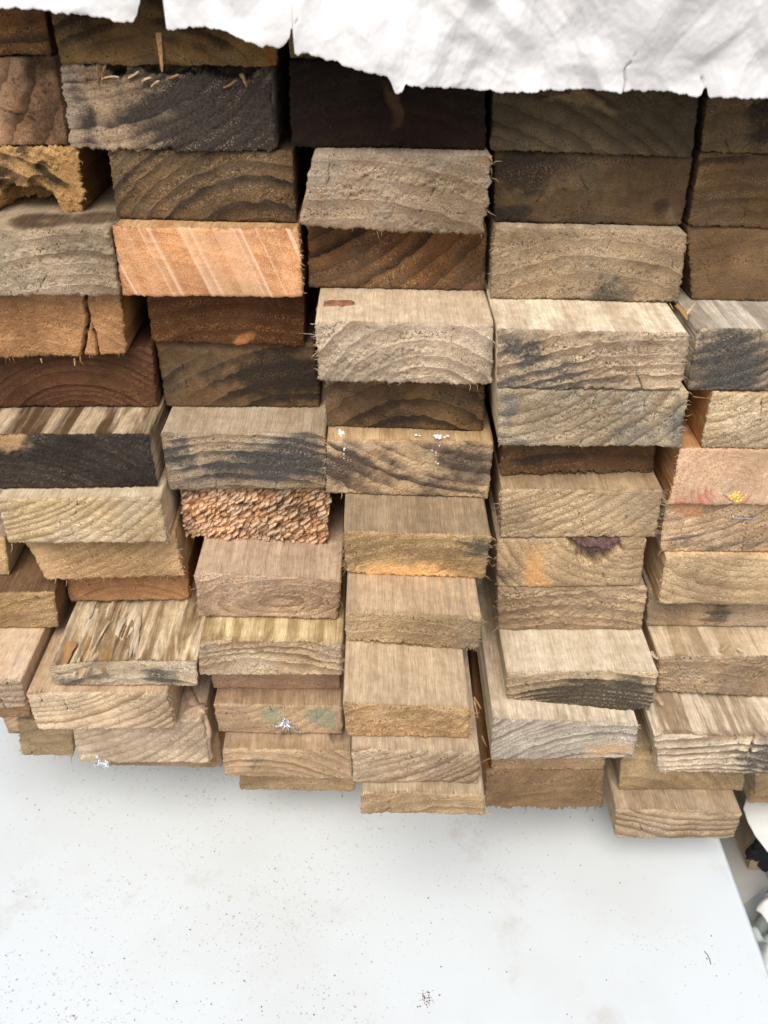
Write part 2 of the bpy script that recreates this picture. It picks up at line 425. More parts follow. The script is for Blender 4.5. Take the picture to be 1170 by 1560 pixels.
        ss = np.zeros(N)
        for (su, sy, ru, ry, kk) in p.get('tst', ()):
            qd = (((l0x - l0x.min()) / W - su) / ru) ** 2 + ((dep * 1000 - sy) / ry) ** 2
            ss = np.maximum(ss, kk * np.clip(1.35 - qd, 0, 1) * top)
        AA.append(np.maximum(sgA * math.exp(-dep / .002), ss)); BB.append(sgB * math.exp(-dep / .002))
        cur = base_n + np.arange(N)
        F.append(np.stack([prev, cur, np.roll(cur, -1), np.roll(prev, -1)], 1))
        prev = cur; base_n += N
    ctr = base_n
    V.append(np.array([[lx.mean(), ly.mean() + lv[-1], lz.mean()]])); RG.append([0]); EF.append([1]); AA.append([0]); BB.append([0]); base_n += 1
    F3 = [np.stack([prev, np.full(N, ctr), np.roll(prev, -1)], 1)]
    # torn fibres standing off the edges
    fr_ = p.get('fray', {})
    mb = MB()
    for side, cnt in fr_.items():
        for _ in range(cnt):
            if side == 'b': i = rng.randint(0, nu); j = 0; dv = (rng.normal(0, .35), -.6, -1)
            elif side == 't': i = rng.randint(0, nu); j = nv; dv = (rng.normal(0, .6), -.9, rng.uniform(-.1, .7))
            elif side == 'l': i = 0; j = rng.randint(0, nv); dv = (-1, -.7, rng.normal(-.2, .5))
            else: i = nu; j = rng.randint(0, nv); dv = (1, -.7, rng.normal(-.2, .5))
            dv = np.array(dv); dv /= np.linalg.norm(dv)
            L = rng.gamma(2.0, .0009) * p.get('frl', 1.0)
            p0 = np.array([X[i, j], Y[i, j] + .0006, Z[i, j]]) - dv * .0006
            k2 = np.cross(dv, rng.normal(size=3)); p1 = p0 + dv * L * .55; p2 = p0 + dv * L + k2 * L * .22
            r = rng.uniform(.00012, .0003)
            tube(mb, [p0, p1, p2], [r, r * .8, r * .25], 4)
    if mb.n:
        vv_ = np.concatenate(mb.v); V.append(vv_)
        for f4 in mb.f4: F.append(f4 + base_n)
        for f3 in mb.f3: F3.append(f3 + base_n)
        n = len(vv_); RG.append(np.full(n, 50.1)); EF.append(np.ones(n)); AA.append(np.zeros(n)); BB.append(np.zeros(n))
    V = np.concatenate(V)
    me = np_mesh('plank', V, [np.concatenate(F), np.concatenate(F3)],
                 {'rings': np.concatenate(RG), 'end_grain': np.concatenate(EF), 'stain': np.concatenate(AA), 'patch': np.concatenate(BB)}, mat)
    o = link('plank', me, (ox, oy, oz))
    surf = dict(W=W, H=H, q=q, dl=dl - oy, dr=dr - oy, X=X, Y=Y, Z=Z, nu=nu, nv=nv, obj=o)
    return o, surf
def on_face(s, u, v, off=0.0):
    i = min(s['nu'], max(0, int(round(u * s['nu'])))); j = min(s['nv'], max(0, int(round(v * s['nv']))))
    return np.array([s['X'][i, j], s['Y'][i, j] - off, s['Z'][i, j]])

# ------------------------------------------------------------------ the stack, plank by plank
# corners of each sawn end as measured (TL TR BR BL, photo pixels); 'v' = its top shows in front of the plank above,
# a number = how many mm it sits behind the plank above
MEASURED = {'A':[
('A1',-260,12,66,12,80,85,-250,85,0),
('A2',-240,92,84,95,103,222,-225,223,0),
('A3',-225,226,120,228,130,322,-210,324,0),
('A4',-200,350,165,350,182,450,-170,452,'v'),
('A5',-165,455,183,455,193,540,-145,547,8),
('A6',-120,548,232,545,240,620,-105,622,10),
('A7',-105,665,226,660,240,742,-95,748,'v'),
('A8',-8,760,244,757,255,827,12,829,'v'),
('A9',37,833,268,830,282,879,70,884,12),
('A10',70,886,291,883,287,915,80,916,14),
('A11',74,1018,301,1007,301,1046,82,1046,'v'),
('A12',39,1058,255,1054,265,1111,58,1111,'v'),
('A13',109,1114,311,1109,321,1162,123,1161,8),
('A14',160,1163,340,1163,339,1169,165,1168,26),
],
'B':[
('B1',74,25,415,25,423,101,92,98,0),
('B2',90,105,414,107,420,232,108,226,2),
('B3',143,232,447,234,451,340,160,333,3),
('B4',167,347,465,346,466,454,185,451,'v'),
('B5',203,457,463,457,464,527,212,522,18),
('B6',235,526,480,528,488,621,243,620,4),
('B7',234,663,496,657,497,746,248,747,'v'),
('B8',262,748,505,748,499,826,273,814,8),
('B9',296,872,520,878,514,943,301,939,'v'),
('B10',303,978,522,977,522,1030,303,1030,'v'),
('B11',316,1031,518,1031,518,1051,326,1051,24),
('B12',325,1074,521,1074,522,1119,333,1118,'v'),
('B13',338,1142,534,1144,537,1188,342,1183,'v'),
('B14',366,1188,542,1190,542,1205,366,1203,12),
],
'C':[
('C1',440,90,741,100,741,227,445,224,0),
('C2',478,234,749,236,738,356,454,342,'v'),
('C3',470,354,741,354,739,442,470,438,18),
('C4',479,488,757,493,750,585,487,582,'v'),
('C5',496,586,753,588,751,657,498,650,22),
('C6',498,672,754,671,744,761,498,751,'v'),
('C7',522,810,749,813,739,882,529,874,'v'),
('C8',527,933,734,938,730,990,527,976,'v'),
('C9',522,1077,717,1078,713,1126,528,1121,'v'),
('C10',535,1142,732,1143,730,1194,539,1193,'v'),
('C11',550,1209,739,1208,737,1241,551,1241,'v'),
],
'D':[
('D1',742,140,1063,145,1055,239,742,229,0),
('D2',754,234,1055,242,1043,345,754,338,3),
('D3',752,347,1049,351,1034,462,745,454,'v'),
('D4',758,503,1053,506,1037,595,757,593,'v'),
('D5',757,596,1048,600,1037,682,759,679,1),
('D6',762,683,998,684,994,720,762,724,20),
('D7',765,745,1012,749,998,819,763,821,'v'),
('D8',757,822,985,822,975,894,757,894,0),
('D9',757,896,986,897,978,959,760,959,0),
('D10',772,1026,1004,1022,990,1083,772,1064,'v'),
('D11',750,1107,975,1098,965,1156,748,1159,'v'),
('D12',750,1160,922,1160,920,1173,750,1173,12),
('D13',740,1176,922,1174,918,1231,740,1231,0),
],
'E':[
('E1',1076,150,1390,155,1370,240,1070,232,0),
('E2',1062,240,1375,245,1350,352,1045,345,2),
('E3',1045,349,1350,353,1345,462,1053,457,2),
('E4',1055,505,1345,498,1325,602,1038,594,'v'),
('E5',1084,600,1370,604,1345,686,1068,682,0),
('E6',1037,688,1320,684,1290,772,1018,768,'v'),
('E7',1012,771,1290,774,1280,844,1006,841,4),
('E8',1014,848,1285,845,1270,925,1004,921,'v'),
('E9',985,922,1260,922,1255,957,984,955,14),
('E10',1004,1006,1260,998,1240,1064,1003,1056,'v'),
('E11',994,1126,1230,1123,1215,1179,1004,1176,'v'),
('E12',942,1178,1134,1178,1132,1204,943,1204,14),
('E13',939,1237,1132,1235,1119,1277,936,1277,'v'),
],
'Y':[
('Y1',26,1096,112,1098,112,1151,32,1151,0),
],
'F':[
('F1',1150,1178,1330,1178,1325,1214,1150,1214,0),
('F2',1140,1215,1330,1215,1325,1225,1140,1224,14),
],
'Z':[
('Z1',-220,822,8,820,14,878,-205,880,0),
('Z2',-180,903,82,903,90,957,-170,959,'v'),
('Z3',-210,1049,44,1032,41,1079,-200,1084,'v'),
('Z4',-180,1082,47,1082,47,1094,-170,1095,6),
],
}
def pal(k):
    P = {
     'grey':  dict(e=(172,152,126), l=(112,92,70), w=(150,141,128), hi=(206,188,160), t1=(180,166,144), t2=(142,126,106)),
     'tan':   dict(e=(184,156,122), l=(128,100,72), w=(156,138,112), hi=(220,192,150), t1=(184,164,136), t2=(148,127,101)),
     'pale':  dict(e=(196,176,146), l=(140,116,88), w=(182,168,146), hi=(226,210,182), t1=(198,184,160), t2=(164,146,120)),
     'fresh': dict(e=(226,170,124), l=(204,132,86), w=(214,176,146), hi=(240,208,176), t1=(206,168,128), t2=(170,120,80)),
     'amber': dict(e=(176,120,72), l=(122,74,38), w=(150,112,74), hi=(214,166,112), t1=(168,126,84), t2=(120,82,48)),
     'red':   dict(e=(112,70,42), l=(62,34,20), w=(98,70,48), hi=(176,130,86), t1=(118,84,56), t2=(76,50,32)),
     'dark':  dict(e=(112,90,66), l=(58,44,32), w=(98,86,70), hi=(170,142,104), t1=(124,104,80), t2=(80,64,48)),
     'dim':   dict(e=(92,76,58), l=(52,42,32), w=(84,76,62), hi=(140,118,88), t1=(100,84,64), t2=(66,54,42)),
     'black': dict(e=(66,57,50), l=(36,30,27), w=(58,54,50), hi=(150,134,112), t1=(150,128,98), t2=(88,66,46)),
     'soot':  dict(e=(44,33,26), l=(24,14,9), w=(30,19,12), hi=(120,96,70), t1=(60,46,36), t2=(34,26,20)),
    }[k]
    d = dict(P); d.update(wa=.5, s=(56,48,40), sk=.92, b=(226,160,100), bk=.8, rc=(5,-70), sp=5.0, rk=.55, pit=.6, spk=.55, rough=.35, bump=.75)
    return d
def S(k, label, **kw):
    d = pal(k); d.update(kw); d['label'] = label
    if k in ('grey', 'tan', 'pale'):                   # weathered: less colour left in the wood
        for q in ('e', 'l', 'w', 't1', 't2'):
            g = sum(d[q]) / 3; d[q] = tuple(min(238, (v * .96 + g * .04) * (1.10 if q[0] == 't' else 1.08)) for v in d[q])
    return d
FB = dict(b=26, r=5)
STYLE = {
 # far left column, from the paper down
 'A1': S('amber', 'brown plank end in the top left corner right under the left flap of paper', t1=(120,90,60), e=(150,106,68), rc=(30,60), sp=9, rk=.25, wa=.3, st=[(.9,.2,.2,.5,.5)], rough=.25),
 'A2': S('tan', 'plank end with a pale slanting band and a dark lower right corner', e=(206,160,120), l=(160,112,76), rc=(-70,60), sp=12, rk=.35, st=[(.93,.25,.22,.75,.75),(.99,.95,.16,.3,.8)], s=(58,42,28), crack=[([(.6,.52),(.86,.3)],.5,1.5)], rough=.35),
 'A3': S('amber', 'rotten yellow plank end with a dark hollow eaten into its underside', e=(208,164,108), l=(150,104,58), w=(204,172,122), hi=(236,204,140), rc=(0,-60), sp=8, rk=.25, st=[(.62,.62,.11,.25,.9),(.72,.4,.09,.2,.7),(.86,.66,.08,.2,.7),(.5,.85,.07,.2,.6),(.76,.95,.06,.2,.7)], s=(40,32,26), dent=[(.75,.03,.14,.4,26),(.8,.42,.05,.16,4),(.66,.36,.05,.14,4),(.83,.68,.03,.1,3)], rough=1.1, er=1.2, fray=dict(b=40, r=10), t1=(150,116,72)),
 'A4': S('grey', 'weathered grey plank end with flat rings below the rotten yellow plank', w=(150,138,118), rc=(40,-130), sp=6.5, rk=.75, rough=.6, pit=.8, wa=.7, fray=dict(r=10,t=8), crack=[([(.77,1),(.775,.55)],.4,2)], tst=[(.7,16,.16,16,.8),(.9,20,.15,14,.8)], s=(70,52,36), t1=(168,148,116)),
 'A5': S('amber', 'orange brown plank end split by a jagged crack near its right edge', e=(184,138,96), l=(130,90,58), rc=(0,-90), sp=6, rk=.4, spk=.6, rough=.5, er=.8, fray=dict(b=30), crack=[([(.845,1),(.85,.6),(.835,.4),(.80,.02)],1.1,7),([(.85,.6),(.868,.3),(.872,.02)],.8,6)], t1=(178,132,78)),
 'A6': S('red', 'dark reddish plank end with bowed rings at the left edge under the split plank', e=(104,72,50), rc=(20,-55), sp=4.2, rk=.8, rough=.4, spk=.3),
 'A7': S('black', 'blackened plank end with a pale and brown striped top', rc=(-40,-120), sp=5, rk=.4, ra=1, spk=.3, rough=.7, pit=.8, t1=(206,184,150), t2=(92,70,46), stripe=1, fray=dict(t=20), sb=[(.36,.92,.1,.2,.9),(.1,.95,.2,.12,.7)], b=(196,156,110), ga=.5),
 'A8': S('pale', 'pale yellowish plank end with fine slanting rings under the blackened plank', e=(190,166,126), l=(132,106,74), rc=(-70,120), sp=5, rk=.6, rough=.65, pit=.6, spk=.7, t1=(200,184,154), t2=(176,156,124), er=.5, fray=dict(r=8,b=10)),
 'A9': S('tan', 'tan plank end with a fuzzy lower edge tucked under the pale yellowish plank', e=(192,158,116), l=(150,114,76), w=(184,152,114), rc=(-60,110), sp=5, rk=.4, rough=.5, er=.8, fray=dict(b=70, r=26), t1=(196,160,108), spk=.7),
 'A10': S('amber', 'thin orange brown plank end directly above the splintered plank', e=(186,142,102), l=(146,106,72), w=(176,134,96), rc=(0,-60), sp=4.5, rk=.6, rough=.35, fray=dict(b=16, r=14)),
 'A11': S('pale', 'decayed plank with its top torn into long loose splinters', e=(178,160,132), l=(118,98,76), rc=(10,-95), sp=6, rk=.7, rough=.6, bow=(2.2,0), splint=5.2, ga=.9, t1=(208,190,158), t2=(136,112,80), stripe=1, st=[(.12,.18,.12,.35,.8),(.75,.35,.12,.4,.8),(.3,.5,.22,.25,.6)], s=(84,78,70), er=.6, fray=dict(t=50), crack=[([(.02,.6),(.25,.55)],.5,2)]),
 'A12': S('pale', 'pale plank with clear upward sweeping rings beneath the splintered plank', e=(202,178,146), l=(146,116,86), rc=(-35,95), sp=5, rk=.85, wa=.3, rough=.45, spk=.4, t1=(190,166,134), t2=(164,138,108), fray=dict(b=14, r=20), rag=dict(r=2)),
 'A13': S('pale', 'pale grey plank end with sweeping rings and a bark curl on its right edge', e=(190,170,144), l=(148,124,98), rc=(-50,90), sp=5.5, rk=.7, wa=.3, rough=.35, t1=(196,174,146)),
 # second column
 'B1': S('dim', 'dark stained plank side by side with the corner plank under the paper notch', e=(132,102,62), l=(84,62,36), rc=(-10,-70), sp=9, rk=.3, st=[(.12,.6,.14,.5,.8),(.55,.4,.12,.3,.6),(.72,.3,.12,.3,.5)], s=(46,36,24), sb=[(.97,.3,.03,.5,.9)], b=(150,84,34), rough=.4),
 'B2': S('grey', 'plank end half light grey and half black with splinters along its top', e=(166,140,112), l=(112,88,66), rc=(-40,90), sp=6, rk=.5, st=[(.78,.45,.48,.95,1.1),(.06,.3,.06,.5,.7),(.4,.95,.3,.14,.7)], s=(50,44,40), rough=.6, er=.8, rag=dict(t=2.0), fray=dict(t=14), dent=[(.27,.96,.05,.13,12),(.5,.98,.12,.1,10),(.8,.98,.16,.12,10)], sk=.95),
 'B3': S('dark', 'dark brown plank end with arched black rings above the fresh orange cut', e=(124,98,68), l=(48,38,30), rc=(25,-62), sp=7, rk=.9, rough=.5, spk=.6, er=.6, fray=dict(b=10)),
 'B4': S('fresh', 'freshly cut orange plank end with pale slanting saw lines', rc=(-90,-330), sp=7, wob=3, rk=.45, wa=.5, saw=.6, e=(214,160,112), l=(188,122,74), pit=.15, spk=.35, rough=.2, furrow=.5, bump=.3, er=.5, rag=dict(t=1.6), fray=dict(t=90, r=26), t1=(214,180,130), w=(228,172,132)),
 'B5': S('red', 'deeply recessed dark red brown plank end below the fresh orange cut', e=(104,70,42), rc=(0,-120), sp=7, rk=.35, spk=.5, rough=.4, sb=[(.62,.12,.06,.14,.8)], b=(196,134,80)),
 'B6': S('dark', 'smooth dark brown plank end with a black smear across its right half', e=(120,94,66), rc=(30,-90), sp=10, rk=.3, st=[(.75,.5,.46,.5,1.0),(.12,.4,.12,.25,.5)], s=(42,36,30), rough=.3, spk=.15, pit=.3, bump=.3),
 'B7': S('grey', 'grey topped plank with a blue black stain over its end', e=(168,148,120), l=(112,92,70), rc=(-10,-150), sp=6, rk=.5, st=[(.75,.5,.34,.42,1.1),(.45,.36,.3,.22,.8),(.1,.62,.18,.14,.75)], s=(66,64,62), rough=.5, t1=(180,164,140), t2=(154,134,108), fray=dict(r=24), crack=[([(.57,1),(.55,.6)],.35,1.5)]),
 'B8': S('fresh', 'orange plank end shredded into coarse ragged flakes', hi=(246,224,196), e=(234,186,138), l=(190,134,86), rc=(0,-90), sp=20, rk=.1, wa=.6, w=(206,186,166), shred=4.2, step=.00045, b=(236,208,176), bk=.55, rough=.3, st=[(.68,.8,.2,.3,.7),(.82,.5,.12,.4,.5)], s=(74,60,50), sk=.7, er=1.0, rag=dict(b=1.4), spk=.2, pit=.2, fray=dict(b=30), t1=(170,150,120)),
 'B9': S('tan', 'pinkish tan plank end showing closed oval rings below the shredded plank', e=(194,166,138), l=(142,114,90), rc=(6,-3), ra=.35, sp=4.6, rk=.7, rough=.5, w=(186,164,142), t1=(188,166,140), t2=(160,136,112), fray=dict(l=10,r=14,b=14), ga=.4),
 'B10': S('pale', 'pale plank end with wavy rings and a yellow flaking top', e=(190,164,130), l=(120,96,70), rc=(-10,-160), sp=6.5, wob=4, rk=.8, rough=.65, t1=(210,192,148), t2=(156,132,92), stripe=1, splint=1.0, fray=dict(r=16,t=24)),
 'B11': S('amber', 'thin pinkish brown plank end squeezed above the green stained plank', e=(182,150,124), l=(146,114,92), rc=(0,-90), sp=8, rk=.4, rough=.35),
 'B12': S('tan', 'tan plank end daubed with two faded green paint smears', e=(178,152,122), l=(134,108,82), rc=(-30,60), sp=6, rk=.5, w=(170,146,118), rough=.35, t1=(176,152,124), t2=(148,122,96), sb=[(.49,.68,.1,.36,1),(.88,.68,.12,.36,1)], b=(128,152,126), bk=.5, crack=[([(.43,1),(.46,.62)],.5,2),([(.8,.8),(.79,.4)],.35,1.2)]),
 'B13': S('tan', 'plank with a brown top and bowed pale rings under the green stained plank', e=(194,166,132), l=(144,112,80), rc=(-20,-75), sp=6, rk=.7, rough=.35, wa=.3, t1=(180,156,126), t2=(146,122,96), st=[(.25,.6,.14,.25,.6)], s=(112,98,80), tst=[(.9,18,.1,12,.8)], splint=.5),
 'B14': S('tan', 'thin brown plank edge lowest of the second column from the left', e=(160,132,94), l=(116,90,60), rc=(0,-90), sp=7, rk=.4, rough=.35),
 # third column
 'C1': S('soot', 'nearly black plank end under the pointed tear of the paper', e=(42,29,20), w=(34,24,17), hi=(96,70,46), rc=(0,-90), sp=7, rk=.4, spk=.12, rough=.4, sb=[(.52,.5,.04,.35,.8)], b=(92,66,42)),
 'C2': S('grey', 'rough grey plank end with a slanting left edge between dark planks', e=(160,138,112), l=(104,84,66), rc=(-30,-170), sp=8, rk=.5, wa=.6, rough=.8, pit=.8, spk=.75, er=.7, rag=dict(r=2.2), fray=dict(r=14, b=12), cr=(2,1,3,2), bow=(0,-1.5), crack=[([(.09,.98),(.12,.5)],.4,1.5)]),
 'C3': S('dark', 'dark brown plank end crossed by slanting black bands below the rough grey one', e=(126,90,58), l=(54,38,26), rc=(-80,110), sp=9, rk=.85, spk=.5, rough=.45, hi=(190,150,106)),
 'C4': S('pale', 'bleached plank end with a broad arch of rings and a knot on its top', e=(192,172,146), l=(122,98,76), w=(176,164,146), rc=(10,-42), sp=7.5, rk=.6, rough=.8, pit=.75, spk=.8, t1=(204,184,154), t2=(182,160,130), st=[(.97,.35,.07,.45,.6),(.22,.5,.08,.3,.35)], s=(106,98,88), er=.6, rag=dict(l=1.6), fray=dict(l=50, r=8, b=12)),
 'C5': S('dark', 'brown plank end with arched dark rings squeezed under the bleached plank', e=(142,112,78), l=(60,46,32), rc=(5,-55), sp=9, rk=.8, rough=.4, spk=.35, st=[(.5,.02,.35,.3,.7),(.95,.6,.12,.5,.5)], s=(52,42,34), fray=dict(l=14)),
 'C6': S('grey', 'plank end blotched black and cream with white paint flecks on its upper edge', e=(190,162,126), l=(130,102,74), rc=(60,150), sp=8, rk=.5, st=[(.12,.55,.2,.5,.9),(.4,.62,.1,.3,.7),(.8,.62,.2,.45,.8),(.62,.3,.1,.3,.6),(.3,.3,.3,.12,.6)], s=(72,60,52), rough=.55, t1=(208,182,138), t2=(168,134,94), fray=dict(l=30, b=10), sb=[(.52,.55,.16,.3,.6)], b=(214,184,142)),
 'C7': S('tan', 'olive tan plank end with a bright orange patch along its lower edge', e=(170,142,102), l=(120,92,60), w=(150,128,96), rc=(0,-100), sp=6, rk=.4, rough=.5, st=[(.93,.78,.12,.2,.9),(.12,.3,.12,.3,.4)], s=(84,76,62), sb=[(.5,.08,.36,.34,.9),(.55,.2,.2,.25,1)], b=(244,190,124), bk=.9, t1=(160,140,110), t2=(130,110,84), er=.6, rag=dict(b=1.5), fray=dict(l=80, b=40, r=20), frl=1.4),
 'C8': S('grey', 'grey tan plank end with a frayed hairy lower edge below the orange patched plank', e=(170,146,112), l=(124,100,72), rc=(-20,-120), sp=7, rk=.5, rough=.5, er=.9, rag=dict(b=2.0), fray=dict(b=110, r=10), t1=(194,168,134), t2=(158,134,106), cr=(1.6,1.6,3,3)),
 'C9': S('tan', 'tan plank with a long smooth top and a hairy right edge', e=(184,150,108), l=(132,100,66), rc=(0,-60), sp=5.5, rk=.5, rough=.6, t1=(192,170,138), t2=(166,142,112), fray=dict(r=60, b=14), frl=1.4, crack=[([(.5,1),(.49,.85)],.35,1)]),
 'C10': S('pale', 'greyish plank end with upward curving rings and a cut off lower right corner', e=(184,160,130), l=(126,102,78), rc=(-40,85), sp=4.6, rk=.75, wa=.3, rough=.35, t1=(184,164,136), t2=(158,137,110)),
 'C11': S('tan', 'lowest tan plank of the third column from the left with wavy flat rings', e=(180,154,118), l=(134,108,78), rc=(10,-80), sp=6, wob=3, rk=.6, rough=.35, t1=(182,164,136), t2=(156,136,108), fray=dict(r=8)),
 # fourth column
 'D1': S('dim', 'dim grey brown plank end under the paper right of the nearly black one', e=(102,88,66), l=(60,50,38), rc=(-90,-170), sp=7, rk=.5, spk=.35, rough=.45, sb=[(.45,.62,.3,.06,.6)], b=(150,128,92), st=[(.2,.9,.5,.3,.4)], s=(52,44,34)),
 'D2': S('dim', 'dark smooth plank end with a black smear in its upper left corner', e=(108,86,60), l=(64,50,36), rc=(0,-150), sp=11, rk=.3, spk=.25, rough=.3, st=[(.12,.75,.3,.3,.9),(.08,.1,.14,.2,.9),(.84,.28,.05,.14,.6)], s=(42,36,30), sb=[(.9,.15,.07,.14,.5)], b=(140,118,88)),
 'D3': S('grey', 'grey plank end with a smudge low on its right under the dark smeared plank', e=(166,144,114), l=(116,96,70), w=(150,138,116), rc=(0,-110), sp=9, rk=.5, wa=.6, rough=.6, spk=.6, st=[(.62,.12,.2,.16,.85),(.68,.32,.04,.2,.5),(.55,.3,.03,.15,.5),(.92,.6,.1,.3,.3)], s=(84,76,64), cr=(2,4,2,1.5), er=.6, fray=dict(l=30, b=16, r=8), t1=(186,168,136)),
 'D4': S('pale', 'pale topped plank with dark pitted rings and grey smears on its end', e=(184,162,132), l=(112,86,62), rc=(30,-210), sp=8, rk=.6, rough=.9, pit=.95, spk=.8, st=[(.1,.6,.1,.36,.85),(.28,.35,.14,.2,.6),(.15,.12,.3,.16,.7),(.6,.08,.3,.12,.5)], s=(84,78,72), t1=(216,202,174), t2=(188,168,140), stripe=1, fray=dict(r=20), rag=dict(r=1.6)),
 'D5': S('pale', 'pale grey plank end with a light diagonal ring and shaded right corner', e=(184,166,136), l=(124,102,76), w=(158,150,136), rc=(-50,75), sp=8.5, rk=.6, wa=.6, rough=.75, pit=.7, spk=.7, st=[(.93,.55,.07,.45,.8),(.75,.25,.2,.25,.5),(.08,.72,.06,.24,.8),(.1,.2,.12,.16,.6)], s=(98,94,86), fray=dict(r=20, b=8), rag=dict(r=1.8), t1=(206,188,156)),  # stain mask darkens the right end
 'D6': S('red', 'recessed brown plank end with torn fringe above the fuzzy tan plank', e=(112,86,62), l=(74,54,36), rc=(0,-150), sp=9, rk=.3, rough=.4, er=1.0, rag=dict(b=1.8), fray=dict(b=100), frl=1.5, st=[(.3,.3,.2,.4,.4)]),
 'D7': S('tan', 'fuzzy tan plank end with fine slanting rings and hairy left side', e=(184,160,126), l=(128,104,76), rc=(-70,120), sp=5, rk=.5, rough=.6, spk=.8, t1=(180,156,122), t2=(148,124,94), ga=.4, er=.7, fray=dict(r=50, b=14, l=50, t=26), frl=1.3),
 'D8': S('tan', 'plank end with a dark bark pocket set into its upper edge', e=(184,158,122), l=(128,104,76), rc=(30,45), sp=5.5, rk=.6, rough=.55, sb=[(.28,.4,.1,.5,.8),(.3,.8,.2,.2,.5)], b=(224,168,110), st=[(.05,.3,.1,.35,.6),(.78,.85,.12,.2,.4)], s=(98,84,66), dent=[(.66,.98,.18,.5,9)], fray=dict(l=20)),
 'D9': S('grey', 'crumbly grey brown plank end just above the smooth pale topped plank', e=(178,154,122), l=(114,94,74), rc=(0,-170), sp=7, rk=.6, rough=.9, pit=.85, spk=.85, hi=(214,186,146), fray=dict(l=20,b=8), w=(150,130,108)),
 'D10': S('pale', 'pale smooth topped plank with a black mould stain along its lower edge', e=(186,166,134), l=(130,108,80), rc=(0,-180), sp=5, rk=.5, rough=.5, st=[(.62,.3,.46,.5,1.05),(.85,.45,.24,.5,.95),(.3,.2,.2,.25,.7)], s=(54,49,43), sk=.9, t1=(204,192,168), t2=(184,168,140), er=.6, rag=dict(b=1.6), fray=dict(b=50), bow=(0,-2.0), crack=[([(.53,1),(.54,.75)],.35,1.2)]),
 'D11': S('pale', 'grey plank end with crisp sweeping rings that reaches out under the mould stained plank', e=(180,168,150), l=(118,108,98), w=(172,164,150), rc=(15,-70), sp=4.6, rk=.9, wa=.3, rough=.4, spk=.4, sb=[(.85,.25,.2,.3,.7)], b=(206,168,124), t1=(206,192,166), t2=(166,146,120), stripe=1, splint=.6, fray=dict(r=10)),
 'D12': S('tan', 'thin shaded plank edge under the grey plank with crisp rings', e=(164,134,98), l=(126,98,70), rc=(0,-90), sp=8, rk=.4, rough=.3),
 'D13': S('amber', 'fuzzy brown plank end lowest of the fourth column', e=(150,122,90), l=(110,86,60), w=(136,114,86), rc=(0,-120), sp=9, rk=.3, rough=.6, er=.9, rag=dict(b=1.5), fray=dict(b=70), hi=(196,158,112)),
 # right column
 'E1': S('dim', 'dim plank end in the upper right under the torn paper edge', e=(122,102,76), l=(70,56,42), rc=(0,-120), sp=10, rk=.3, st=[(.27,.6,.1,.7,.8)], s=(46,40,32), rough=.4),
 'E2': S('dark', 'brown speckled plank end at the right edge below the dim one', e=(126,98,66), l=(74,54,36), rc=(-20,-110), sp=8, rk=.4, spk=.7, rough=.5, st=[(.1,.85,.2,.2,.5)], s=(60,46,32)),
 'E3': S('dark', 'plain smooth brown plank end at the right edge', e=(142,114,82), l=(98,76,54), w=(128,110,84), rc=(0,-160), sp=14, rk=.2, spk=.3, rough=.25, st=[(.25,.4,.05,.2,.45)], s=(88,74,58)),
 'E4': S('grey', 'plank with a blue grey top and a large black stain across its end', e=(158,140,114), l=(104,86,68), rc=(-60,110), sp=6, rk=.5, st=[(.24,.42,.25,.6,1.0),(.06,.85,.06,.2,.5)], s=(72,70,66), rough=.6, t1=(198,188,170), t2=(148,138,122), stripe=1, fray=dict(l=14)),
 'E5': S('pale', 'pale plank end with slanting rings and an orange shaded left side', e=(196,174,138), l=(140,114,84), rc=(-60,90), sp=5.5, rk=.6, rough=.5, t1=(196,144,94), t2=(160,110,68)),
 'E6': S('fresh', 'pink orange plank end with circular rings and a dab of yellow paint', e=(226,192,158), l=(206,162,126), w=(222,194,168), rc=(-20,-5), sp=3.4, rk=.5, rough=.25, pit=.2, spk=.25, bump=.3, st=[(.08,.08,.06,.12,.8),(.2,.1,.05,.1,.7),(.4,.1,.1,.1,.4)], s=(186,96,84), sk=.7, sb=[], t1=(200,154,108), t2=(172,122,80), fray=dict(l=16)),
 'E7': S('pale', 'plank end with slanting dark grain and a wire staple in it', e=(206,174,138), l=(126,98,72), rc=(-60,100), sp=7, rk=.5, rough=.55, st=[(.1,.2,.12,.2,.6),(.4,.12,.3,.12,.5)], s=(98,88,78), pit=.85, sb=[(.1,.85,.1,.2,.7)], b=(206,144,98), fray=dict(l=14)),
 'E8': S('pale', 'clean pale plank end with soft wavy rings below the stapled one', e=(198,172,134), l=(148,120,88), w=(178,158,128), rc=(10,110), sp=5.5, rk=.55, rough=.4, t1=(212,184,140), t2=(184,150,108), stripe=1, fray=dict(l=10)),
 'E9': S('grey', 'thin grey plank end with a dark smudge behind the clean pale plank', e=(172,146,114), l=(126,104,80), rc=(0,120), sp=6, rk=.4, rough=.35, st=[(.4,.35,.1,.4,.8)], s=(82,74,64)),
 'E10': S('grey', 'plank with a tan top and a furry grey end of upright fibres', e=(172,148,116), l=(116,94,70), rc=(-40,-160), sp=9, rk=.4, rough=.9, pit=.8, spk=.9, t1=(202,184,154), t2=(166,144,114), stripe=1, er=.8, fray=dict(b=60, t=50, l=10), splint=.4),
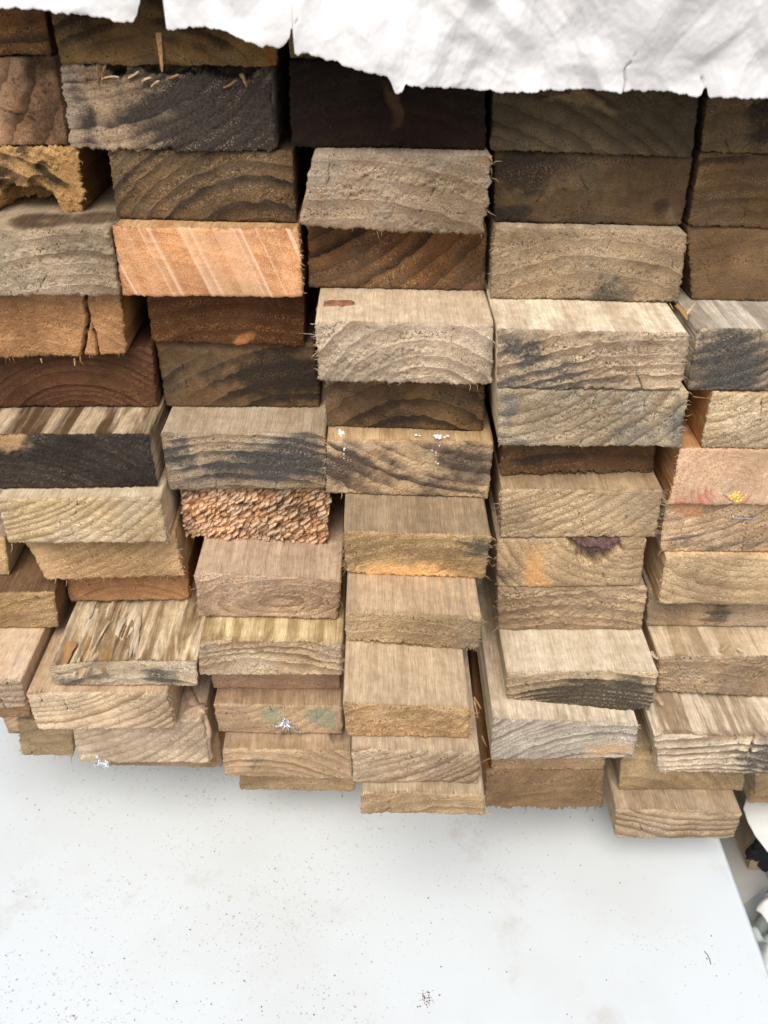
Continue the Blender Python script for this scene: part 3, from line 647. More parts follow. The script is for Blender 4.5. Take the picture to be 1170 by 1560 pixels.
 'E11': S('pale', 'bleached split plank with deep furrows on top and cracked layered rings', e=(206,190,164), l=(128,104,80), rc=(-20,-170), sp=5, wob=2.5, rk=.9, wa=.3, rough=.6, st=[(.62,.35,.12,.3,.85),(.72,.4,.12,.55,.9)], s=(78,72,66), t1=(208,194,168), t2=(146,126,100), stripe=1, splint=2.0, ga=.8, crack=[([(.66,1),(.64,.6),(.6,.3)],.7,4),([(.1,.62),(.35,.68)],.45,2),([(.2,.35),(.5,.4)],.4,2)], er=.8, fray=dict(b=10,t=10)),
 'E12': S('tan', 'olive brown plank end hidden in the shade under the bleached split plank', e=(166,142,106), l=(122,100,72), rc=(-40,-60), sp=6, rk=.45, rough=.3, wa=.3),
 'E13': S('grey', 'lowest plank with flat dark rings lying on the right end of the white board', e=(188,164,130), l=(120,98,74), rc=(20,130), sp=5.5, wob=3, rk=.8, wa=.3, rough=.35, t1=(174,156,128), t2=(138,118,94), cr=(1.6,1.6,4,3), bow=(0,-1.2)),
 # stubs at the left edge
 'Z1': S('tan', 'tan plank end corner cut off by the left edge beside the tan plank', e=(196,164,118), l=(150,118,80), rc=(60,-80), sp=6, rk=.4, rough=.4),
 'Z2': S('tan', 'brown plank with a dark shaded top left of the splintered plank', e=(160,130,88), l=(112,86,56), rc=(60,-90), sp=5, rk=.6, rough=.4, t1=(120,92,66), t2=(90,66,46), wa=.3),  # top and sides in a darker brown than the end
 'Z3': S('pale', 'plank with an orange tinted smooth top at the lower left edge', e=(192,168,140), l=(134,110,86), rc=(40,120), sp=4.5, rk=.7, rough=.6, t1=(208,190,164), t2=(192,162,130), fray=dict(t=14)),
 'Z4': S('amber', 'thin orange plank edge at the lower left under the orange tinted one', e=(184,148,116), l=(146,110,80), rc=(0,-70), sp=7, rk=.3, rough=.3),
 'A14': S('tan', 'thin shaded plank edge just under the plank with the bark curl', e=(160,130,94), l=(120,94,66), rc=(0,-70), sp=7, rk=.3, rough=.3),
 'Y1': S('tan', 'short mossy brown plank end in the shade left of the plank with the bark curl', e=(160,138,106), l=(116,96,72), w=(146,130,104), rc=(10,-70), sp=6, rk=.4, rough=.5, er=.8, fray=dict(l=14,b=12)),
 'F1': S('tan', 'plank corner at the right edge beside the two lowest planks of the right column', e=(170,148,116), l=(128,104,76), rc=(0,-70), sp=6, rk=.4, rough=.3),
 'F2': S('tan', 'thin plank edge at the right edge just above the white plastic', e=(160,130,94), l=(120,96,68), rc=(0,-90), sp=7, rk=.4, rough=.3),
}

START = {'A': (.020, .020), 'B': (0, 0), 'C': (0, 0), 'D': (0, 0), 'E': (0, 0), 'Z': (-.010, -.010), 'Y': (-.045, -.045), 'F': (-.040, -.040)}
STACK_TOP = CAMZ - .019
solved = []
for coln, rows in MEASURED.items():
    prev = None
    for (key, a, b, c, d_, e, g, h, i, mode) in rows:
        if prev is None:
            dl, dr = START[coln]
        elif mode == 'v':
            dl = at_z(a, b, prev['zl'])[1]; dr = at_z(c, d_, prev['zr'])[1]
            mid = (dl + dr) / 2; k = .45
            dl = mid + (dl - mid) * k; dr = mid + (dr - mid) * k
        else:
            dl = prev['dl'] + mode / 1000; dr = prev['dr'] + mode / 1000
        BL = at_y(h, i, dl); BR = at_y(e, g, dr); TL = at_y(a, b, dl); TR = at_y(c, d_, dr)
        if prev is not None:
            # the top carries the plank above: take its underside
            def under(x):
                t = (x - prev['xl']) / (prev['xr'] - prev['xl']); return prev['zl'] + (prev['zr'] - prev['zl']) * t - .0004
            TL[2] = under(TL[0]); TR[2] = under(TR[0])
        elif coln in 'AB': TL[2] = TR[2] = STACK_TOP
        elif coln in 'CDE': TL[2] = BL[2] + .0365; TR[2] = BR[2] + .0365
        r = dict(key=key, col=coln, dl=dl, dr=dr, xl=BL[0], xr=BR[0], zl=BL[2], zr=BR[2], P=[TL, TR, BR, BL],
                 back=prev and max(prev['dl'], prev['dr']), vis=mode == 'v')
        solved.append(r); prev = r
# neighbours of adjoining columns never share space: the one standing further back gives way
ORDER = {'Z': 0, 'Y': .5, 'A': 1, 'B': 2, 'C': 3, 'D': 4, 'E': 5, 'F': 6}
for r in solved:
    for s in solved:
        if not 0 < ORDER[s['col']] - ORDER[r['col']] <= 1: continue
        zt = min(max(r['P'][0][2], r['P'][1][2]), max(s['P'][0][2], s['P'][1][2])); zb = max(min(r['zl'], r['zr']), min(s['zl'], s['zr']))
        if zt - zb < .0012: continue
        rx = max(r['P'][1][0], r['P'][2][0]); sx = min(s['P'][0][0], s['P'][3][0])
        if rx + .0005 > sx:
            if r['dr'] > s['dl']:                 # r is further back
                for k in (1, 2): r['P'][k][0] = min(r['P'][k][0], sx - .0006)
            else:
                for k in (0, 3): s['P'][k][0] = max(s['P'][k][0], rx + .0006)
LOWEST = min(min(r['zl'], r['zr']) for r in solved)
BOARD_Z = min(BOARD_Z, LOWEST - .0005)

SURF = {}
for n, r in enumerate(solved):
    key = r['key']; p = STYLE[key]; P = r['P']
    ox = sum(q[0] for q in P) / 4; oz = min(q[2] for q in P); oy = (r['dl'] + r['dr']) / 2
    quad = [(q[0] - ox, q[2] - oz) for q in P]
    dense = .012
    if r['vis'] and r['back'] is not None: dense = max(.012, r['back'] - min(r['dl'], r['dr']) + .008)
    if key in ('D7', 'D8', 'D9', 'E5', 'E6', 'E8', 'A13', 'Z2', 'A9', 'A3', 'A5'): dense = max(dense, .06)
    mat = wood_mat('wood ' + p['label'][:40], p, n + 1)
    o, s = plank(key, ox, oy, oz, quad, r['dl'], r['dr'], dense, p, n + 1, mat)
    tag(o, p['label'], 'plank', 'sawn planks stacked with their ends showing')
    SURF[key] = s; s['r'] = r

# ------------------------------------------------------------------ planks the stack needs but the photo does not show
def plain_plank(x0, x1, z0, z1, y0, mat, label, group):
    p = dict(S('dark', label)); p.update(step=.004)
    ox, oz = (x0 + x1) / 2, z0
    o, s = plank('', ox, y0, oz, [(x0 - ox, z1 - z0), (x1 - ox, z1 - z0), (x1 - ox, 0), (x0 - ox, 0)], y0, y0, .006, p, 99, mat)
    tag(o, label, 'plank', group); return o
hid = wood_mat('wood of hidden planks', S('tan', ''), 77)
for c in 'CDE':
    r = next(q for q in solved if q['col'] == c)
    z0 = max(r['P'][0][2], r['P'][1][2]) + .0006
    plain_plank(r['P'][0][0], r['P'][1][0], z0, STACK_TOP, .004, hid, 'plank covered by the hanging white paper at the top of the stack', 'planks covered by the paper')
for c in 'ZABCDYF':
    r = [q for q in solved if q['col'] == c][-1]
    zt = min(r['zl'], r['zr']) - .0006
    if zt - BOARD_Z < .004: continue
    y0 = max(at_z((r['P'][0][0] * 0 + 585), 1160 if c in 'ZAY' else 1240, BOARD_Z)[1], max(r['dl'], r['dr'])) + .03
    nlay = max(1, round((zt - BOARD_Z) / .036)); hgt = (zt - BOARD_Z) / nlay
    for k in range(nlay):
        plain_plank(r['xl'] + .002, r['xr'] - .002, BOARD_Z + k * hgt + .0006, BOARD_Z + (k + 1) * hgt, y0, hid, 'plank hidden in the shade at the foot of the stack', 'planks hidden at the foot of the stack')

# ------------------------------------------------------------------ small parts on planks
rng = np.random.RandomState(3)
m_metal = simple_mat('silver metal', (232, 234, 236), .22, .85, .3, 900)
m_steel = simple_mat('galvanised wire', (190, 192, 192), .35, .95)
m_white = simple_mat('white paint', (238, 238, 234), .5)
m_yellow = simple_mat('yellow paint', (240, 214, 92), .6, 0, .15, 900)
m_bark = simple_mat('bark', (112, 84, 78), .9, 0, .55, 420, .7)
m_bark2 = simple_mat('pinkish inner bark', (194, 164, 138), .85, 0, .35, 260, .4, (1, 1, .3))
m_knot = simple_mat('knot wood', (150, 104, 76), .8, 0, .45, 260, .5)
m_chip = simple_mat('torn wood', (204, 176, 136), .85, 0, .4, 420, .4, (1, .07, 1))
m_chip2 = simple_mat('pale torn wood', (222, 204, 172), .85, 0, .4, 420, .4, (1, .07, 1))
m_chip3 = simple_mat('brown torn wood', (168, 130, 84), .85, 0, .4, 420, .4, (1, .07, 1))
def blob(mb, c, r, rr, n=10, sq=(1, 1, 1), amp=.35):
    c = np.asarray(c, float); V = []; o = rr.uniform(0, 30)
    for i in range(n + 1):
        th = math.pi * i / n
        for k in range(2 * n):
            ph = math.pi * k / n
            d = np.array([math.sin(th) * math.cos(ph), math.sin(th) * math.sin(ph), math.cos(th)])
            q = 1 + amp * 2 * (float(fbm(d[0] * 1.7 + o, d[1] * 1.7, d[2] * 1.7 + 3)) - .5) * 2
            V.append(c + d * r * q * np.array(sq))
    F = [[i * 2 * n + k, (i + 1) * 2 * n + k, (i + 1) * 2 * n + (k + 1) % (2 * n), i * 2 * n + (k + 1) % (2 * n)] for i in range(n) for k in range(2 * n)]
    mb.add(V, F)
def face_px(key, x, y):
    """point of a plank's sawn end that the photo shows at x, y (in the plank's own space)"""
    s = SURF[key]; o = s['obj']; best = at_y(x, y, (s['r']['dl'] + s['r']['dr']) / 2)
    lx, lz = best[0] - o.location.x, best[2] - o.location.z
    k = np.argmin((s['X'] - lx) ** 2 + (s['Z'] - lz) ** 2)
    return np.array([s['X'].ravel()[k], s['Y'].ravel()[k], s['Z'].ravel()[k]])
def top_px(key, x, y):
    s = SURF[key]; o = s['obj']
    z = max(s['r']['P'][0][2], s['r']['P'][1][2]); w = at_z(x, y, z)
    return w - np.array(o.location)
def part(key, name, mb, mat, label=None, smooth=True):
    o = link(name, mb.mesh(name, mat, smooth), (0, 0, 0), SURF[key]['obj'])
    if label: o['label'] = label
    return o
# staple
mb = MB(); a = face_px('E7', 1114, 785); b = face_px('E7', 1144, 786)
pts = [a + np.array([0, .006, .001]), a + np.array([0, -.0016, .0012])] + [a + (b - a) * t + np.array([0, -.0019, 0]) for t in (.03, .1, .5, .9, .97)] + [b + np.array([0, -.0014, .001]), b + np.array([0, .006, .001])]
tube(mb, pts, .00042, 8); part('E7', 'staple', mb, m_steel, 'bent wire staple')
# bark pocket
mb = MB(); c = face_px('D8', 905, 834)
s8 = SURF['D8']
W = .021; V = []; NX, NZ = 60, 26
for i in range(NX + 1):
    for k in range(NZ + 1):
        u = i / NX; v = k / NZ
        prof = max(0, (1 - abs(u * 2 - 1.12) ** 1.7)) if u > .06 else .02
        zz = -.0098 * prof * v + .0008
        xx = (u - .52) * .029
        q = fbm(np.array([xx * 260]), 2.0, np.array([zz * 420]), 3)[0]
        rdg = ridge(np.array([xx * 160 + zz * 200]), 3.0, np.array([zz * 180]), 2)[0]
        V.append([xx, .004 - .006 * math.sin(math.pi * min(1, v * .8 + .1)) * min(1, prof * 1.5) - .005 * (q - .5) - .003 * rdg, zz])
s8z = float(max(s8['r']['P'][0][2], s8['r']['P'][1][2]) - s8['obj'].location.z)
V = np.array(V) + np.array([c[0], min(s8['dl'], s8['dr']) + .002, s8z - .001])
mb.add(V, [[i * (NZ + 1) + k, i * (NZ + 1) + k + 1, (i + 1) * (NZ + 1) + k + 1, (i + 1) * (NZ + 1) + k] for i in range(NX) for k in range(NZ)])
part('D8', 'bark', mb, m_bark, 'purplish brown curl of bark')
# bark curl on the right edge of the plank with sweeping rings
mb = MB(); r0 = np.random.RandomState(5)
s = SURF['A13']; rx = s['q'][1][0]; tz = s['q'][1][1]; bz = s['q'][2][1]; y0 = s['dr']
cv = [(-.014, .030, tz + .0005), (-.008, .016, tz + .001), (-.002, .008, tz - .0005), (.0008, .004, tz - .006), (.0014, .0025, tz - .014), (.0012, .002, (tz + bz) / 2), (.0008, .002, bz + .007), (.0002, .003, bz + .001)]
pts = np.array([[rx + q[0] - .0016, y0 + q[1] + .0012, q[2] - (.0018 if n_ < 3 else 0)] for n_, q in enumerate(cv)])
tt = np.linspace(0, len(pts) - 1, 40); pts = np.stack([np.interp(tt, range(len(pts)), pts[:, k]) for k in range(3)], 1)
pts += (r0.rand(*pts.shape) - .5) * .0002
tube(mb, pts, [.0031 + .0004 * math.sin(i * .35) for i in range(40)], 10); part('A13', 'bark', mb, m_bark2, 'pinkish curl of bark along the right edge')
mb = MB(); blob(mb, [rx - .006, y0 + .008, tz - .0015], .006, r0, 10, (1.2, 1, .6), .4); part('A13', 'knot', mb, m_bark2)
# knot on top of the bleached plank
mb = MB(); c = top_px('C4', 508, 468); blob(mb, c + np.array([.002, .006, -.0028]), .008, r0, 14, (1.3, .9, .45), .12); part('C4', 'knot', mb, m_knot, 'reddish knot at the back of the top')
# paint marks
mb = MB()
for _ in range(22):
    c = face_px('E6', 1122 + rng.normal(0, 5), 756 + rng.normal(0, 4)); blob(mb, c, rng.uniform(.0004, .0011), rng, 5, (1, .3, 1), .4)
for _ in range(6):
    c = face_px('E6', 1135 + rng.normal(0, 2), 755 + rng.normal(0, 2)); blob(mb, c, rng.uniform(.0003, .0007), rng, 5, (1, .3, 1), .4)
part('E6', 'paint_mark', mb, m_yellow, 'dab of yellow paint')
for (x, y, q, n) in ((520, 654, 4, 9), (669, 659, 5, 11), (638, 660, 2, 2)):
    mb = MB()
    for _ in range(n):
        c = top_px('C6', x + rng.normal(0, q), y + rng.normal(0, 2.5) + 5); c[1] = max(c[1], -.002); blob(mb, c, rng.uniform(.0004, .001), rng, 5, (1.1, 1, .5), .5)
    part('C6', 'paint_mark', mb, m_white, 'flecks of white paint')
for (x, y0_, y1_, n) in ((524, 678, 700, 6), (664, 676, 712, 8)):
    mb = MB()
    for _ in range(n):
        c = face_px('C6', x + rng.normal(0, 2), rng.uniform(y0_, y1_)); blob(mb, c, rng.uniform(.0002, .0004), rng, 5, (1, .5, 1.3), .4)
    part('C6', 'paint_mark', mb, m_white, 'flecks of white paint')
def splash(key, x, y, arms, sc):
    mb = MB(); c = face_px(key, x, y)
    for _ in range(9): blob(mb, c + rng.normal(0, .0013 * sc, 3) * [1.3, .4, 1], rng.uniform(.0007, .0014) * sc, rng, 7, (1, .8, 1), .5)
    for (dx, dz) in arms:
        e = c + np.array([dx, -.001, dz]) * sc
        tube(mb, [c, (c + e) / 2 + rng.normal(0, .0004, 3), e], [.0009 * sc, .0007 * sc, .0010 * sc], 7)
        blob(mb, e, .0010 * sc, rng, 6, (1, .9, 1), .4)
    part(key, 'metal_splash', mb, m_metal, 'silvery metal splash')
splash('B12', 436, 1103, [(-.0056, -.001), (-.003, -.0065), (.0012, -.0055), (.008, -.0065), (.004, -.002), (-.001, .003), (.002, .003)], 1.0)
splash('A13', 157, 1161, [(-.0035, -.0008), (.0028, .0018), (-.0012, .002), (.001, -.003), (.003, -.001)], 1.15)
# splinters standing in the decayed top, in the hollow of the half black plank, etc.
s = SURF['A11']; zt = s['q'][0][1]
for _ in range(38):
    x = rng.uniform(92, 236); y = rng.uniform(922, 1004)
    c = top_px('A11', x, y); c[2] = zt - rng.uniform(.0022, .0052)
    L = rng.uniform(.012, .042); an = rng.normal(0, .07)
    d = np.array([math.sin(an), -math.cos(an), rng.uniform(-.05, .16)])
    mb = MB(); shard(mb, c - d * L * .6, c + d * L * .4, rng.choice([.0008, .0012, .0022, .0036]), rng.uniform(.0006, .0014), rng, 7, .12, .06)
    part('A11', 'splinter', mb, [m_chip, m_chip2, m_chip2, m_chip3][rng.randint(4)], None, False)
for (x, y, dx, dy, L) in ((133, 118, .35, .4, .010), (148, 112, .1, 1, .012), (160, 108, .3, .8, .010), (178, 114, .0, 1, .012), (170, 119, 1, .1, .014), (205, 113, .9, .5, .010), (225, 121, 1, .4, .009), (238, 127, 1, .6, .008), (352, 127, 1, .55, .012), (372, 124, .4, -.9, .010), (265, 116, 1, .3, .010)):
    c = at_y(x, y, .000) - np.array(SURF['B2']['obj'].location); d = np.array([dx, -.25, dy]); d /= np.linalg.norm(d)
    mb = MB(); shard(mb, c - d * L * .34, c + d * L * .26, .0012, .0007, rng, 5, .2, .08)
    part('B2', 'splinter', mb, [m_chip3, m_chip3, m_chip][rng.randint(3)], None, False)
mb = MB(); p0 = at_y(241, 50, -.002) - np.array(SURF['B1']['obj'].location); p1 = at_y(247, 110, -.006) - np.array(SURF['B1']['obj'].location)
shard(mb, p0, p1, .0012, .0006, rng, 6, .2, .05); part('B1', 'splinter', mb, m_chip3, 'thin splinter hanging down', False)
for (x, y, dx, dz, L) in ((372 + 10, 0, 0, 0, 0),):
    pass
# splinters hanging between planks
for key, x0, y0_, x1, y1_, w in (('A4', 118, 357, 129, 345, .0005), ('A4', 70, 346, 64, 352, .0004), ('D3', 1012, 462, 1016, 474, .0004), ('D3', 1020, 462, 1026, 472, .0004), ('A5', 113, 546, 114, 558, .0006), ('A5', 62, 546, 64, 554, .0005), ('E4', 1056, 604, 1080, 607, .0005), ('C9', 722, 1062, 733, 1080, .0006), ('C9', 722, 1066, 728, 1092, .0005), ('D11', 733, 1162, 748, 1155, .0007), ('D11', 734, 1120, 742, 1138, .0005), ('C2', 745, 238, 750, 246, .0006)):
    s = SURF[key]; dd = min(s['r']['dl'], s['r']['dr']) - .0015; L0 = np.array(s['obj'].location)
    mb = MB(); shard(mb, at_y(x0, y0_, dd + .004) - L0, at_y(x1, y1_, dd) - L0, w * .9, w * .6, rng, 5, .3, .08); part(key, 'splinter', mb, m_chip3, None, False)

# loose chips
def chip(label, p0, p1, w, h, mat):
    c = (np.asarray(p0) + p1) / 2; mb = MB(); shard(mb, p0 - c, p1 - c, w, h, rng, 5, .25, .1)
    o = link('wood_chip', mb.mesh('wood_chip', mat, False), tuple(c)); tag(o, label, 'wood chip', 'loose chips of wood on the stack'); return o
def topw(key, x, y, up=.0012):
    s = SURF[key]; w = at_z(x, y, max(s['r']['P'][0][2], s['r']['P'][1][2]) + up * .3); w[2] += up * .7; return w
chip('small orange wood chip lying on the tan top of the furry ended plank', topw('E10', 1098, 993), topw('E10', 1112, 980), .0013, .0011, m_chip)
chip('short pale wood chip right of the orange chip on the furry ended plank', topw('E10', 1124, 989), topw('E10', 1134, 996), .0012, .0010, m_chip2)
chip('wood chip wedged at the lower right corner of the mould stained plank', topw('E11', 998, 1064, .003), topw('E11', 1010, 1077, .0015), .0017, .0012, m_chip)
s = SURF['D4']
chip('bent splinter of wood sticking out of the joint beside the blue grey topped plank', topw('E4', 1030, 478, .006), topw('E4', 1046, 492, .002), .0018, .0012, m_chip3)
chip('thin upright splinter of wood above the joint beside the blue grey topped plank', topw('E4', 1043, 486, .003), topw('E4', 1058, 474, .007), .0009, .0007, m_chip)
chip('small dark chip of wood in the gap left of the tan topped furry ended plank', topw('E10', 992, 995, .001), topw('E10', 1002, 1006, .001), .0012, .0010, m_chip2)

# ------------------------------------------------------------------ white paper hanging over the top of the stack
EDGE = [(-400, 2), (-60, 6), (0, 10), (30, 11), (60, 14), (85, 18), (110, 22), (150, 30), (185, 36), (197, 36), (203, 24), (209, 4), (214, -40), (238, -42), (244, 8), (240, 20), (233, 34), (240, 42), (252, 49), (275, 47), (300, 44), (320, 46), (345, 53), (360, 58), (385, 68), (398, 76), (405, 71), (412, 74), (425, 74), (434, 70), (440, 62), (441.5, 46), (444, 47), (445.5, 84), (452, 88), (462, 83), (500, 93), (545, 106), (590, 116), (597, 130), (602, 141), (607, 143), (613, 139), (617, 130), (640, 131), (700, 139), (735, 141), (770, 144), (830, 145), (880, 143), (925, 143), (945, 146), (960, 149), (972, 144), (1000, 146), (1040, 148), (1060, 151), (1070, 156), (1077, 152), (1081, 141), (1085, 139), (1087, 151), (1120, 150), (1170, 152), (1250, 148), (1400, 155), (1700, 150)]
GROOVE = [[(940, 6), (941, 20)], [(986, 66), (976, 92), (963, 108), (960, 146)], [(1079, 124), (1083, 141)], [(444, 47), (458, 26)]]
def paper_y(x):
    return -.020 - .022 * np.clip((x + .13) / .28, 0, 1.3) + .004 * np.sin(x * 34)
ex = []; ez = []
for (x, y) in EDGE:
    w = at_y(x, y, -.03); w = at_y(x, y, float(paper_y(w[0]))); ex.append(w[0]); ez.append(w[2])
ex = np.maximum.accumulate(np.array(ex) + np.arange(len(ex)) * 1e-6); ez = np.array(ez)
xs = np.linspace(ex[0], ex[-1], 1500)
zs = np.interp(xs, ex, ez)
zs = zs + (vnoise(xs * 420, 1, 1) - .5) * .0011 + (vnoise(xs * 1300, 1, 5) - .5) * .0008
TOPZ = STACK_TOP + .003
RB = .016
NV = 190
X = np.repeat(xs[:, None], NV, 1)
Lh = np.maximum(TOPZ - RB - zs, .001)
total = Lh + RB * math.pi / 2 + .17
frac = np.concatenate([np.linspace(0, .45, 130), np.linspace(.45, 1, NV - 130 + 1)[1:]])
Sd = frac[None, :] * (Lh.max() + RB * 1.57 + .17) * np.ones_like(X)
Sd = np.minimum(Sd, total[:, None])
PYo = paper_y(X)
hang = Sd < Lh[:, None]; arc = (~hang) & (Sd < Lh[:, None] + RB * math.pi / 2)
an = np.clip((Sd - Lh[:, None]) / RB, 0, math.pi / 2)
Yp = np.where(hang, PYo, np.where(arc, PYo + RB * (1 - np.cos(an)), PYo + RB + (Sd - Lh[:, None] - RB * math.pi / 2)))
Zp = np.where(hang, zs[:, None] + Sd, np.where(arc, TOPZ - RB + RB * np.sin(an), TOPZ))
sv = Zp - Yp * .7                                    # coordinate that runs on over the fold
# sharp folds and dents of crumpled paper
def creases(x, z):
    h = .020 * (fbm(x * 13 + 3, 2, z * 17, 2) - .5)
    r_ = np.random.RandomState(21)
    for k in range(12):                               # straight folds with flat facets between them, each fading out along its length
        an_ = r_.uniform(0, math.pi); f = r_.uniform(10, 36); o = r_.uniform(0, 9)
        wq = .30 * (vnoise(x * 30 + k, 3 + k, z * 30) - .5) * 2
        ph_ = (x * math.cos(an_) + z * math.sin(an_)) * f + o + wq
        tri = np.abs(2 * (ph_ - np.floor(ph_)) - 1)
        tri = np.sqrt((tri - .5) ** 2 + .0001) if k % 2 else tri
        h = h + (.075 / f) * (tri - .5) * np.clip((vnoise(x * 24 + 3 * k, 7 + k, z * 24) - .5) * 5, 0, 1)
    return h + .0005 * (fbm(x * 160, 6, z * 160, 2) - .5)
hgt = creases(X, sv) + .0004 * (fbm(X * 700, 3, sv * 700, 2) - .5)
wgt = np.where(hang | arc, 1, np.exp(-(Sd - Lh[:, None] - RB * 1.57) / .05) * .6 + .12)
lift = np.clip(1 - Sd / .010, 0, 1) * .0018 * (vnoise(xs * 90, 3, 2) - .35)[:, None]
gr = np.zeros_like(X)
for pl in GROOVE:
    pw = []
    for (x, y) in pl:
        w = at_y(x, y, -.04); w = at_y(x, y, float(paper_y(w[0]))); pw.append((w[0], w[2]))
    best = np.full(X.shape, 9.0)
    jit = (vnoise(X * 500, 1, Zp * 500) - .5) * .0012
    for p0, p1 in zip(pw[:-1], pw[1:]):
        dx, dz = p1[0] - p0[0], p1[1] - p0[1]; t_ = np.clip(((X - p0[0]) * dx + (Zp - p0[1]) * dz) / (dx * dx + dz * dz), 0, 1)
        best = np.minimum(best, np.hypot(X + jit - p0[0] - t_ * dx, Zp - p0[1] - t_ * dz))
    gr = np.maximum(gr, np.clip(1.1 - best / .0005, 0, 1) * (vnoise(X * 230, 4, Zp * 230) > .5) * hang)
nY = -np.cos(an) ; nZ = np.sin(an)
Yq = Yp + nY * (hgt * wgt + lift - gr * .0022); Zq = Zp + nZ * np.maximum(hgt * wgt, -.0012 + 0 * X)
Yq = np.minimum(Yq, np.where(hang | arc, -.0065 + np.where(arc, Yp - PYo, 0), 9))
n0 = X.size; id0 = np.arange(n0).reshape(X.shape)
front = np.stack([X.ravel(), Yq.ravel(), Zq.ravel()], 1)
back = front - np.stack([0 * X.ravel(), nY.ravel(), nZ.ravel()], 1) * .0004
Ff = np.stack([id0[:-1, :-1], id0[1:, :-1], id0[1:, 1:], id0[:-1, 1:]], -1).reshape(-1, 4)
Fb = Ff[:, ::-1] + n0
lp = np.concatenate([id0[:-1, 0], id0[-1, :-1], id0[:0:-1, -1], id0[0, :0:-1]])
Fs = np.stack([lp, lp + n0, np.roll(lp, -1) + n0, np.roll(lp, -1)], 1)
mp, t, b = new_mat('white paper')
nz_ = t.noise(t.coords(), 26, 4, .6); nz2 = t.noise(t.coords((1, 1, 1), (3, 1, 2)), 900, 2)
c = t.mix(t.math('MULTIPLY', t.ramp(nz_, .5, .75), .55), lin((212, 210, 207)), lin((202, 192, 182)))
nz3 = t.noise(t.coords((1, 1, 1), (5, 2, 4)), 170, 3)
c = t.mix(t.math('MULTIPLY', t.ramp(nz3, .66, .76), .5), c, lin((206, 184, 160)))
t.put(b.inputs['Base Color'], c); b.inputs['Roughness'].default_value = .62; b.inputs['Specular IOR Level'].default_value = .3
bp = t.new('ShaderNodeBump'); bp.inputs['Strength'].default_value = .12; bp.inputs['Distance'].default_value = .0006
t.put(bp.inputs['Height'], nz2); t.put(b.inputs['Normal'], bp.outputs[0])
o = link('paper_sheet', np_mesh('paper_sheet', np.concatenate([front, back]), [np.concatenate([Ff, Fb, Fs])], None, mp))
tag(o, 'crumpled white paper sheet with a torn lower edge hanging over the stack', 'paper')

# ------------------------------------------------------------------ white board under the stack
bx1 = float(at_z(1136, 1378, BOARD_Z)[0])
bx0, by0, by1, bt = bx1 - 1.25, -.40, .42, .019
mb_, t, b = new_mat('white board')
co = t.coords()
cl = t.noise(co, 9, 4, .6); cl2 = t.noise(t.coords((1, 1, 1), (4, 2, 1)), 38, 4, .65)
c = t.mix(t.math('MULTIPLY', t.ramp(cl, .42, .72), .5), lin((209, 215, 214)), lin((198, 201, 197)))
c = t.mix(t.math('MULTIPLY', t.ramp(cl2, .56, .8), .35), c, lin((206, 200, 190)))
sm = t.ramp(t.noise(t.coords((1, 1, 1), (6, 1, 2)), 16, 5, .7), .56, .74); c = t.mix(t.math('MULTIPLY', sm, .5), c, lin((182, 174, 162)))
fib = t.noise(t.coords((1, .12, 1), (1, 5, 2)), 420, 2); c = t.mix(t.math('MULTIPLY', t.ramp(fib, .6, .75), .12), c, lin((200, 196, 190)))
dens = t.noise(t.coords((1, 1, 1), (2, 7, 3)), 7.0, 2)
sxn = t.new('ShaderNodeSeparateXYZ'); t.put(sxn.inputs[0], t.coords())
left = t.ramp(sxn.outputs[0], 1.16, .92)                # the left half is the dirtier one
for (sc, r0, r1, th, colr, k) in ((620, .28, .06, .86, (146, 132, 116), .6), (330, .22, .03, .895, (134, 118, 98), .65), (150, .17, .0, .945, (140, 122, 100), .6), (240, .30, .04, .92, (168, 152, 130), .45)):
    vo = t.new('ShaderNodeTexVoronoi', feature='F1', voronoi_dimensions='2D'); vo.inputs['Scale'].default_value = sc
    wv = t.new('ShaderNodeVectorMath', operation='ADD'); t.put(wv.inputs[0], t.coords((1, 1, 1), (sc * .01, .3, 0)))
    nn = t.new('ShaderNodeTexNoise'); nn.inputs['Scale'].default_value = sc * 1.7; t.put(nn.inputs['Vector'], co)
    vm = t.new('ShaderNodeVectorMath', operation='SCALE'); t.put(vm.inputs[0], nn.outputs[1]); vm.inputs['Scale'].default_value = .35 / sc
    t.put(wv.inputs[1], vm.outputs[0]); t.put(vo.inputs['Vector'], wv.outputs[0])
    sp_ = t.new('ShaderNodeSeparateColor'); t.put(sp_.inputs[0], vo.outputs['Color'])
    keep = t.ramp(t.math('ADD', sp_.outputs[0], t.math('MULTIPLY', t.math('SUBTRACT', t.math('MULTIPLY_ADD', left, .22, t.math('ADD', dens, -.145)), .55), .55)), th + .012, th + .07)
    rad = t.math('MULTIPLY', vo.outputs['Distance'], t.math('MULTIPLY_ADD', sp_.outputs[1], -.6, 1.2))
    c = t.mix(t.math('MULTIPLY', t.math('MULTIPLY', t.ramp(rad, r0, r1), keep), k), c, lin(colr))
t.put(b.inputs['Base Color'], c); b.inputs['Roughness'].default_value = .5; b.inputs['Specular IOR Level'].default_value = .3
bp = t.new('ShaderNodeBump'); bp.inputs['Strength'].default_value = .08; bp.inputs['Distance'].default_value = .001
t.put(bp.inputs['Height'], cl2); t.put(b.inputs['Normal'], bp.outputs[0])
